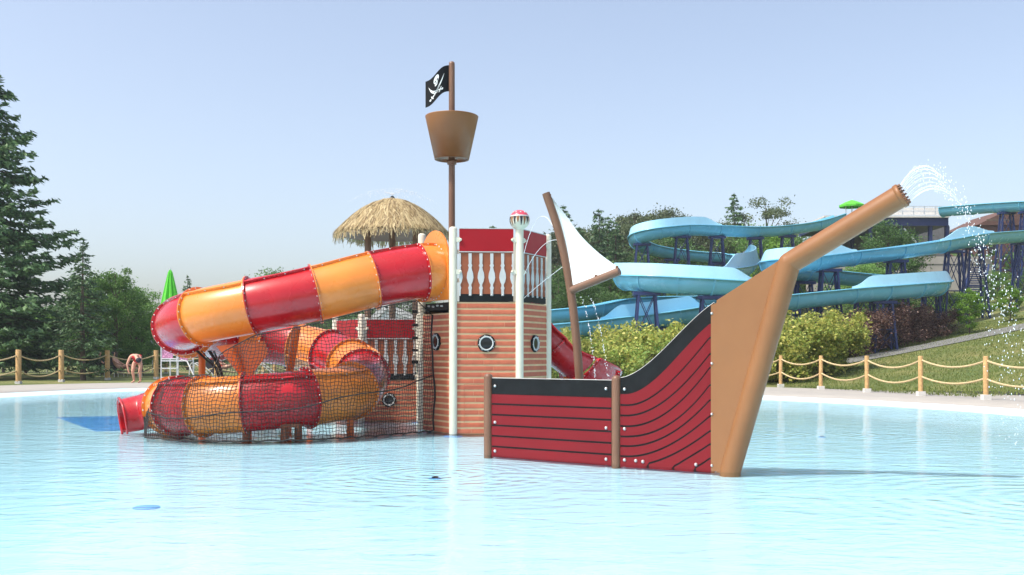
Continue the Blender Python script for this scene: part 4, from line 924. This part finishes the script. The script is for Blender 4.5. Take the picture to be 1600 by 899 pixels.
# far wood closing the horizon
K = 90000; th_ = rng.uniform(R(-48), R(48), K); dd = rng.uniform(98, 150, K); x = dd*np.sin(th_); y = dd*np.cos(th_); hmax = np.where(th_ > .1, 2.5, 4.5+1.2*np.sin(th_*23)+.8*np.sin(th_*61+1))+rng.normal(0, .4, K)+(dd-98)*.03
z = np.array([terrain(a, c) for a, c in zip(x, y)])+rng.uniform(0, 1, K)**.7*hmax
o = npmesh('distant_wood', leafquads(np.stack([x, y, z], 1), .5, asp=.8), np.arange(K*4).reshape(-1, 4), 'leafdark'); tag(o, 'far green wood closing the horizon behind all the trees', 'wood', kind='stuff')
# ================================================================ LIFEGUARD CHAIR, UMBRELLA, RAILS
D = 40; p = at(278, 598, D); lg = thing('lifeguard_chair', 'tall aluminium lifeguard chair with floral cloth left of the coil', 'chair', (p.x, D, .1))
def chb(a, c, r=.028): MB().tube([a, c], r, 8).build('frame_tube', 'aluminium', lg)
for sx in (-.55, .12):
    chb((p.x+sx, D-.35, .1), (p.x+sx, D-.35, 1.68 if sx < 0 else 1.5)); chb((p.x+sx+.35, D+.45, .1), (p.x+sx+.35, D+.45, 1.7))
for z in (.35, .72, 1.1): MB().box((p.x-.215, D-.35, z), (.66, .14, .04)).build('step', 'aluminium', lg)
MB().box((p.x-.05, D, 1.02), (.95, .8, .05)).build('seat', 'aluminium', lg); MB().box((p.x-.05, D+.42, 1.42), (.9, .05, .4)).build('backrest', 'aluminium', lg); MB().box((p.x-.3, D-.34, 1.28), (.42, .05, .38)).build('floral_cloth', 'floral', lg); MB().box((p.x+.3, D-.2, 1.2), (.3, .06, .36)).build('floral_cloth', 'floral', lg)
MB().tube([(p.x+.3, D-.5, 1.05), (p.x+.55, D-.55, 1.0), (p.x+1.05, D-.8, .12)], .03, 8).build('hand_rail', 'white', lg)
MB().box((p.x-.05, D, .12), (1.5, 1.2, .06)).build('base_plate', 'dark_cloth', lg)
q = at(266, 421, D+.6); u = thing('closed_umbrella', 'folded bright green umbrella behind the tube\'s left bend', 'umbrella', (q.x, D+.6, .1)); b = MB(); vs = []; n = 24
pr = [(0.02, 0), (.09, -.12), (.20, -.6), (.32, -1.15), (.42, -1.7), (.44, -2.0)]
for r_, h_ in pr:
    for j in range(n): aa = 2*math.pi*j/n; k_ = r_*(1 if j % 3 else .62); vs.append(q+V((k_*math.cos(aa)+h_*.045*0, k_*math.sin(aa), h_)))
b.add(vs, [(i*n+j, i*n+(j+1) % n, (i+1)*n+(j+1) % n, (i+1)*n+j) for i in range(len(pr)-1) for j in range(n)]).build('canopy', 'green_cloth', u)
MB().tube([(q.x, D+.6, .1), q+UPZ*.06], .03, 8).build('pole', 'aluminium', u)
for (px, D_, lb_) in ((418, 46, 'white pool handrail seen through the slide\'s support arms'), (318, 45, 'white pool handrail right of the lifeguard chair')):
    p = at(px, 590, D_); hr = thing('hand_rail', lb_, 'handrail', (p.x, D_, .1))
    for dy in (0, .6): MB().tube(catmull([(p.x-.65, D_+dy, .1), (p.x-.6, D_+dy, .75), (p.x-.4, D_+dy, .85), (p.x+.2, D_+dy, .4), (p.x+.25, D_+dy, .1)], n=5), .03, 8).build('rail', 'white', hr)
# ================================================================ PEOPLE
def skinfig(name, J, E, m, parent, root=0, sub=2):
    me = bpy.data.meshes.new(name); w0 = WL[parent] if parent else V((0, 0, 0)); me.from_pydata([tuple(V(j[:3])-w0) for j in J], E, []); me.materials.append(M[m])
    o = bpy.data.objects.new(name, me); C.objects.link(o); WL[o] = w0
    if parent: o.parent = parent
    sk = o.modifiers.new('skin', 'SKIN'); sk.use_smooth_shade = True
    for i, j in enumerate(J): me.skin_vertices[0].data[i].radius = (j[3], j[4] if len(j) > 4 else j[3])
    me.skin_vertices[0].data[root].use_root = True
    s_ = o.modifiers.new('sub', 'SUBSURF'); s_.levels = sub; s_.render_levels = sub; return o
def person(label, O, J, torso, hair, hmat, tmat):
    p = thing('person', label, 'person', O); O = V(O)
    names = list(J); idx = {k: i for i, k in enumerate(names)}
    E = [(a, c) for a, c in [('pel', 'bel'), ('bel', 'che'), ('che', 'nek'), ('nek', 'hed'), ('hed', 'crn'), ('che', 'shL'), ('shL', 'elL'), ('elL', 'haL'), ('haL', 'fiL'), ('che', 'shR'), ('shR', 'elR'), ('elR', 'haR'), ('haR', 'fiR'), ('pel', 'hiL'), ('hiL', 'knL'), ('knL', 'anL'), ('anL', 'toL'), ('pel', 'hiR'), ('hiR', 'knR'), ('knR', 'anR'), ('anR', 'toR')]]
    W = {k: (*(O+V(v[:3])), v[3]) for k, v in J.items()}
    skinfig('body', [(*W[k][:3], W[k][3]*(.68 if k in ('pel', 'bel', 'che') else 1)) for k in names], [(idx[a], idx[c]) for a, c in E], 'skin', p)
    tn = [k for k in ('pel', 'bel', 'che', 'shL', 'shR', 'hiL', 'hiR') if k in torso]; ti = {k: i for i, k in enumerate(tn)}
    def lim(k): 
        v = list(W[k]); v[3] *= torso[k]; return tuple(v)
    skinfig('swimsuit', [lim(k) for k in tn], [(ti[a], ti[c]) for a, c in E if a in ti and c in ti], tmat, p)
    h = O+V(hair[:3]); MB().lathe([(0, -.02), (hair[3]*.8, -.01), (hair[3], .04), (hair[3]*.9, .10), (hair[3]*.5, .155), (0, .17)], h, 14, hair[4]).build('hair', hmat, p)
    return p
TS = {'pel': 1.15, 'bel': 1.2, 'che': 1.3, 'shL': 1.7, 'shR': 1.7, 'hiL': 1.2, 'hiR': 1.2}
p = at(213, 599, 40.2)
person('person in red swimsuit and dark cap bending forward on the deck', (p.x, 40.2, .1),
 {'pel': (-.02, .18, .92, .15), 'bel': (0, .06, 1.08, .135), 'che': (.04, -.16, 1.16, .15), 'nek': (.12, -.33, 1.08, .06), 'hed': (.20, -.40, .98, .092), 'crn': (.25, -.44, .88, .08),
  'shL': (-.16, -.22, 1.08, .062), 'elL': (-.26, -.30, .78, .045), 'haL': (-.20, -.30, .50, .034), 'fiL': (-.16, -.30, .40, .022), 'shR': (.24, -.18, 1.04, .062), 'elR': (.30, -.30, .76, .045), 'haR': (.24, -.34, .50, .034), 'fiR': (.20, -.34, .40, .022),
  'hiL': (-.14, .14, .84, .105), 'knL': (-.15, .0, .48, .068), 'anL': (-.12, .10, .09, .042), 'toL': (-.16, -.10, .04, .035), 'hiR': (.12, .14, .84, .105), 'knR': (.16, -.02, .48, .068), 'anR': (.14, .08, .09, .042), 'toR': (.12, -.12, .04, .035)}, TS, (.235, -.43, .99, .115, (.45, -.35, -.85)), 'dark_cloth', 'swimred')
def lounger(x, y, label):
    l = thing('sun_lounger', label, 'lounger', (x, y, .1)); MB().box((x+.2, y, .42), (1.4, .6, .05)).build('seat', 'dark_cloth', l)
    MB().bar((x-.45, y, .44), (x-.85, y, .95), .6, .05, (0, 1, 0)).build('backrest', 'dark_cloth', l)
    for dx in (-.4, .8):
        for dy in (-.25, .25): MB().tube([(x+dx, y+dy, .1), (x+dx, y+dy, .42)], .02, 6).build('leg', 'aluminium', l)
    return l
SEAT = {'pel': (-.25, 0, .58, .13), 'bel': (-.42, 0, .76, .115), 'che': (-.52, 0, 1.0, .13), 'nek': (-.55, 0, 1.17, .055), 'hed': (-.53, 0, 1.28, .085), 'crn': (-.52, 0, 1.37, .078), 'shL': (-.50, -.18, 1.08, .055), 'elL': (-.34, -.25, .86, .042), 'haL': (-.10, -.22, .74, .032), 'fiL': (-.02, -.22, .70, .02), 'shR': (-.50, .18, 1.08, .055), 'elR': (-.34, .25, .86, .042), 'haR': (-.10, .22, .74, .032), 'fiR': (-.02, .22, .70, .02),
        'hiL': (-.15, -.1, .57, .10), 'knL': (.28, -.12, .74, .062), 'anL': (.62, -.12, .52, .04), 'toL': (.72, -.12, .56, .033), 'hiR': (-.15, .1, .57, .10), 'knR': (.30, .12, .70, .062), 'anR': (.68, .12, .50, .04), 'toR': (.78, .12, .54, .033)}
for (px, lb_, lp, hm, tm, D_) in ((194, 'dark sun lounger under the seated sunbather', 'person sunbathing upright on the right-hand lounger', 'dark_cloth', 'skin', 50), (172, 'dark sun lounger under the other sunbather, left of it', 'person reclining on the left-hand lounger', 'bark', 'dark_cloth', 50.6), (354, 'dark lounger seen through the net behind the coil', 'person in red sitting seen through the slide\'s net', 'bark', 'swimred', 49)):
    q = at(px, 592, D_); lounger(q.x, D_, lb_); person(lp, (q.x, D_, .02), SEAT, TS, (-.56, 0, 1.24, .105, (-.1, 0, 1)), hm, tm)
# ================================================================ WATER IN THE AIR
def drops(name, label, P, rad, kind='stuff'):
    P = np.asarray(P); K = len(P); oc = np.array([(1, 0, 0), (-1, 0, 0), (0, 1, 0), (0, -1, 0), (0, 0, 1.9), (0, 0, -1.9)]); rd = rng.uniform(.6, 1.3, K)*rad
    vs = P[:, None, :]+oc[None]*rd[:, None, None]; fc = np.array([(0, 2, 4), (2, 1, 4), (1, 3, 4), (3, 0, 4), (2, 0, 5), (1, 2, 5), (3, 1, 5), (0, 3, 5)])
    o = npmesh(name, vs, (np.arange(K)[:, None, None]*6+fc[None]).reshape(-1, 3), 'drop'); o.data.polygons.foreach_set('use_smooth', [True]*len(o.data.polygons)); return tag(o, label, 'water spray', kind=kind)
K = 900; q = rng.integers(0, 16, K)*2*np.pi/16; u3, v3, b3 = np.array(u_), np.array(v_), np.array(bd); hd = np.array([e2.x, e2.y, 0])
src = np.array(tip)+b3*.05+(u3[None]*np.cos(q)[:, None]+v3[None]*np.sin(q)[:, None])*.1
vel = hd[None]*(1.25+rng.normal(0, .10, K))[:, None]+np.array([0, 0, 1.0])*(1.62+rng.normal(0, .12, K))[:, None]+(u3[None]*np.cos(q)[:, None]+v3[None]*np.sin(q)[:, None])*.22+rng.normal(0, .06, (K, 3))
t = rng.uniform(0, 1, K)**.8*1.02; P = src+vel*t[:, None]; P[:, 2] -= 4.9*t*t; P = P[P[:, 2] > .02]
drops('water_spray', 'white droplets arching from the bowsprit pipe\'s open end', P, .0046)
b = MB()
for k in range(16):
    q0 = 2*math.pi*k/16; d = u_*math.cos(q0)+v_*math.sin(q0); s0 = tip+bd*.05+d*.1; v0 = e2*1.25+UPZ*1.62+d*.22; T_ = random.uniform(.16, .34)
    b.tube([s0+v0*(T_*j/8)-UPZ*(4.9*(T_*j/8)**2) for j in range(9)], [.0022-.0001*j for j in range(9)], 5)
tag(b.build('water_streams', 'drop'), 'thin water streams leaving the bowsprit nozzles', 'water spray', kind='stuff')
for i, (x0, y0, x1, y1, ap, lb_) in enumerate([(816, 397, 880, 400, 62, 'thin water jet rising highest from the ball-topped post'), (816, 430, 905, 400, 40, 'thin middle water jet from the ball-topped post to the sail mast'), (816, 466, 892, 408, 2, 'thin lowest water jet from the ball-topped post')]):
    a, c = HX[1]+V((.07, -.02, at(811, y0, 16.1).z)), at(x1, y1, 14.6); pts = [a.lerp(c, j/20)+UPZ*(ap/F*15*4*(j/20)*(1-j/20)) for j in range(21)]
    tag(MB().tube(pts, .0042, 5).build('water_jet', 'drop'), lb_, 'water jet', 'jets from the ball-topped post')
for i, (x0, y0, x1, lb_) in enumerate([(906, 464, 938, 'left string of drops falling from the boom'), (916, 461, 962, 'right string of drops falling from the boom')]):
    a = at(x0, y0, DS-.1); P = [(a.x+((x1-x0)/F*13)*math.sqrt(f)*.8+rng.normal(0, .006), a.y-.1*f, a.z-(a.z-.75)*f) for f in rng.uniform(0, 1, 85)]
    drops('drip_stream', lb_, P, .0052)
K = 500; q = rng.uniform(0, 6.28, K); t = rng.uniform(0, 1, K); P = np.stack([tc_.x+np.cos(q)*t*.75*(1+.5*t), tc_.y+np.sin(q)*t*.75*(1+.5*t), tc_.z+.1+.55*t-.62*t*t*1.3], 1)
drops('canopy_spray', 'fine spray fanning above the thatched canopy', P, .0055)
for (x, y, lb_) in ((-.83, 10.7, 'small water bubbler in the middle foreground'), (5.0, 16.0, 'low water bubbler on the right side of the pool')):
    bu = thing('water_bubbler', lb_, 'bubbler', (x, y, -.055)); MB().lathe([(0, .02), (.05, .02), (.07, .012), (.07, 0)], (x, y, -.055), 14).build('nozzle', 'blue_paint', bu)
    MB().lathe([(.02, .03), (.035, .03), (.035, .018), (.02, .018), (.02, .03)], (x, y, -.055), 14).build('nozzle_rim', 'black', bu)
# ================================================================ HAZE
b = MB().box((0, 55, 14), (170, 150, 36)); o = b.build('haze', 'drop'); o.data.materials.clear()
m = bpy.data.materials.new('haze'); m.use_nodes = True; t = m.node_tree; t.nodes.remove(t.nodes['Principled BSDF'])
pv = t.nodes.new('ShaderNodeVolumePrincipled'); pv.inputs['Color'].default_value = (.86, .92, 1, 1); pv.inputs['Density'].default_value = .0005; pv.inputs['Anisotropy'].default_value = .1
t.links.new(pv.outputs[0], t.nodes['Material Output'].inputs['Volume']); o.data.materials.append(m)
tag(o, 'thin pale summer haze filling the air over the park', 'haze', kind='stuff')
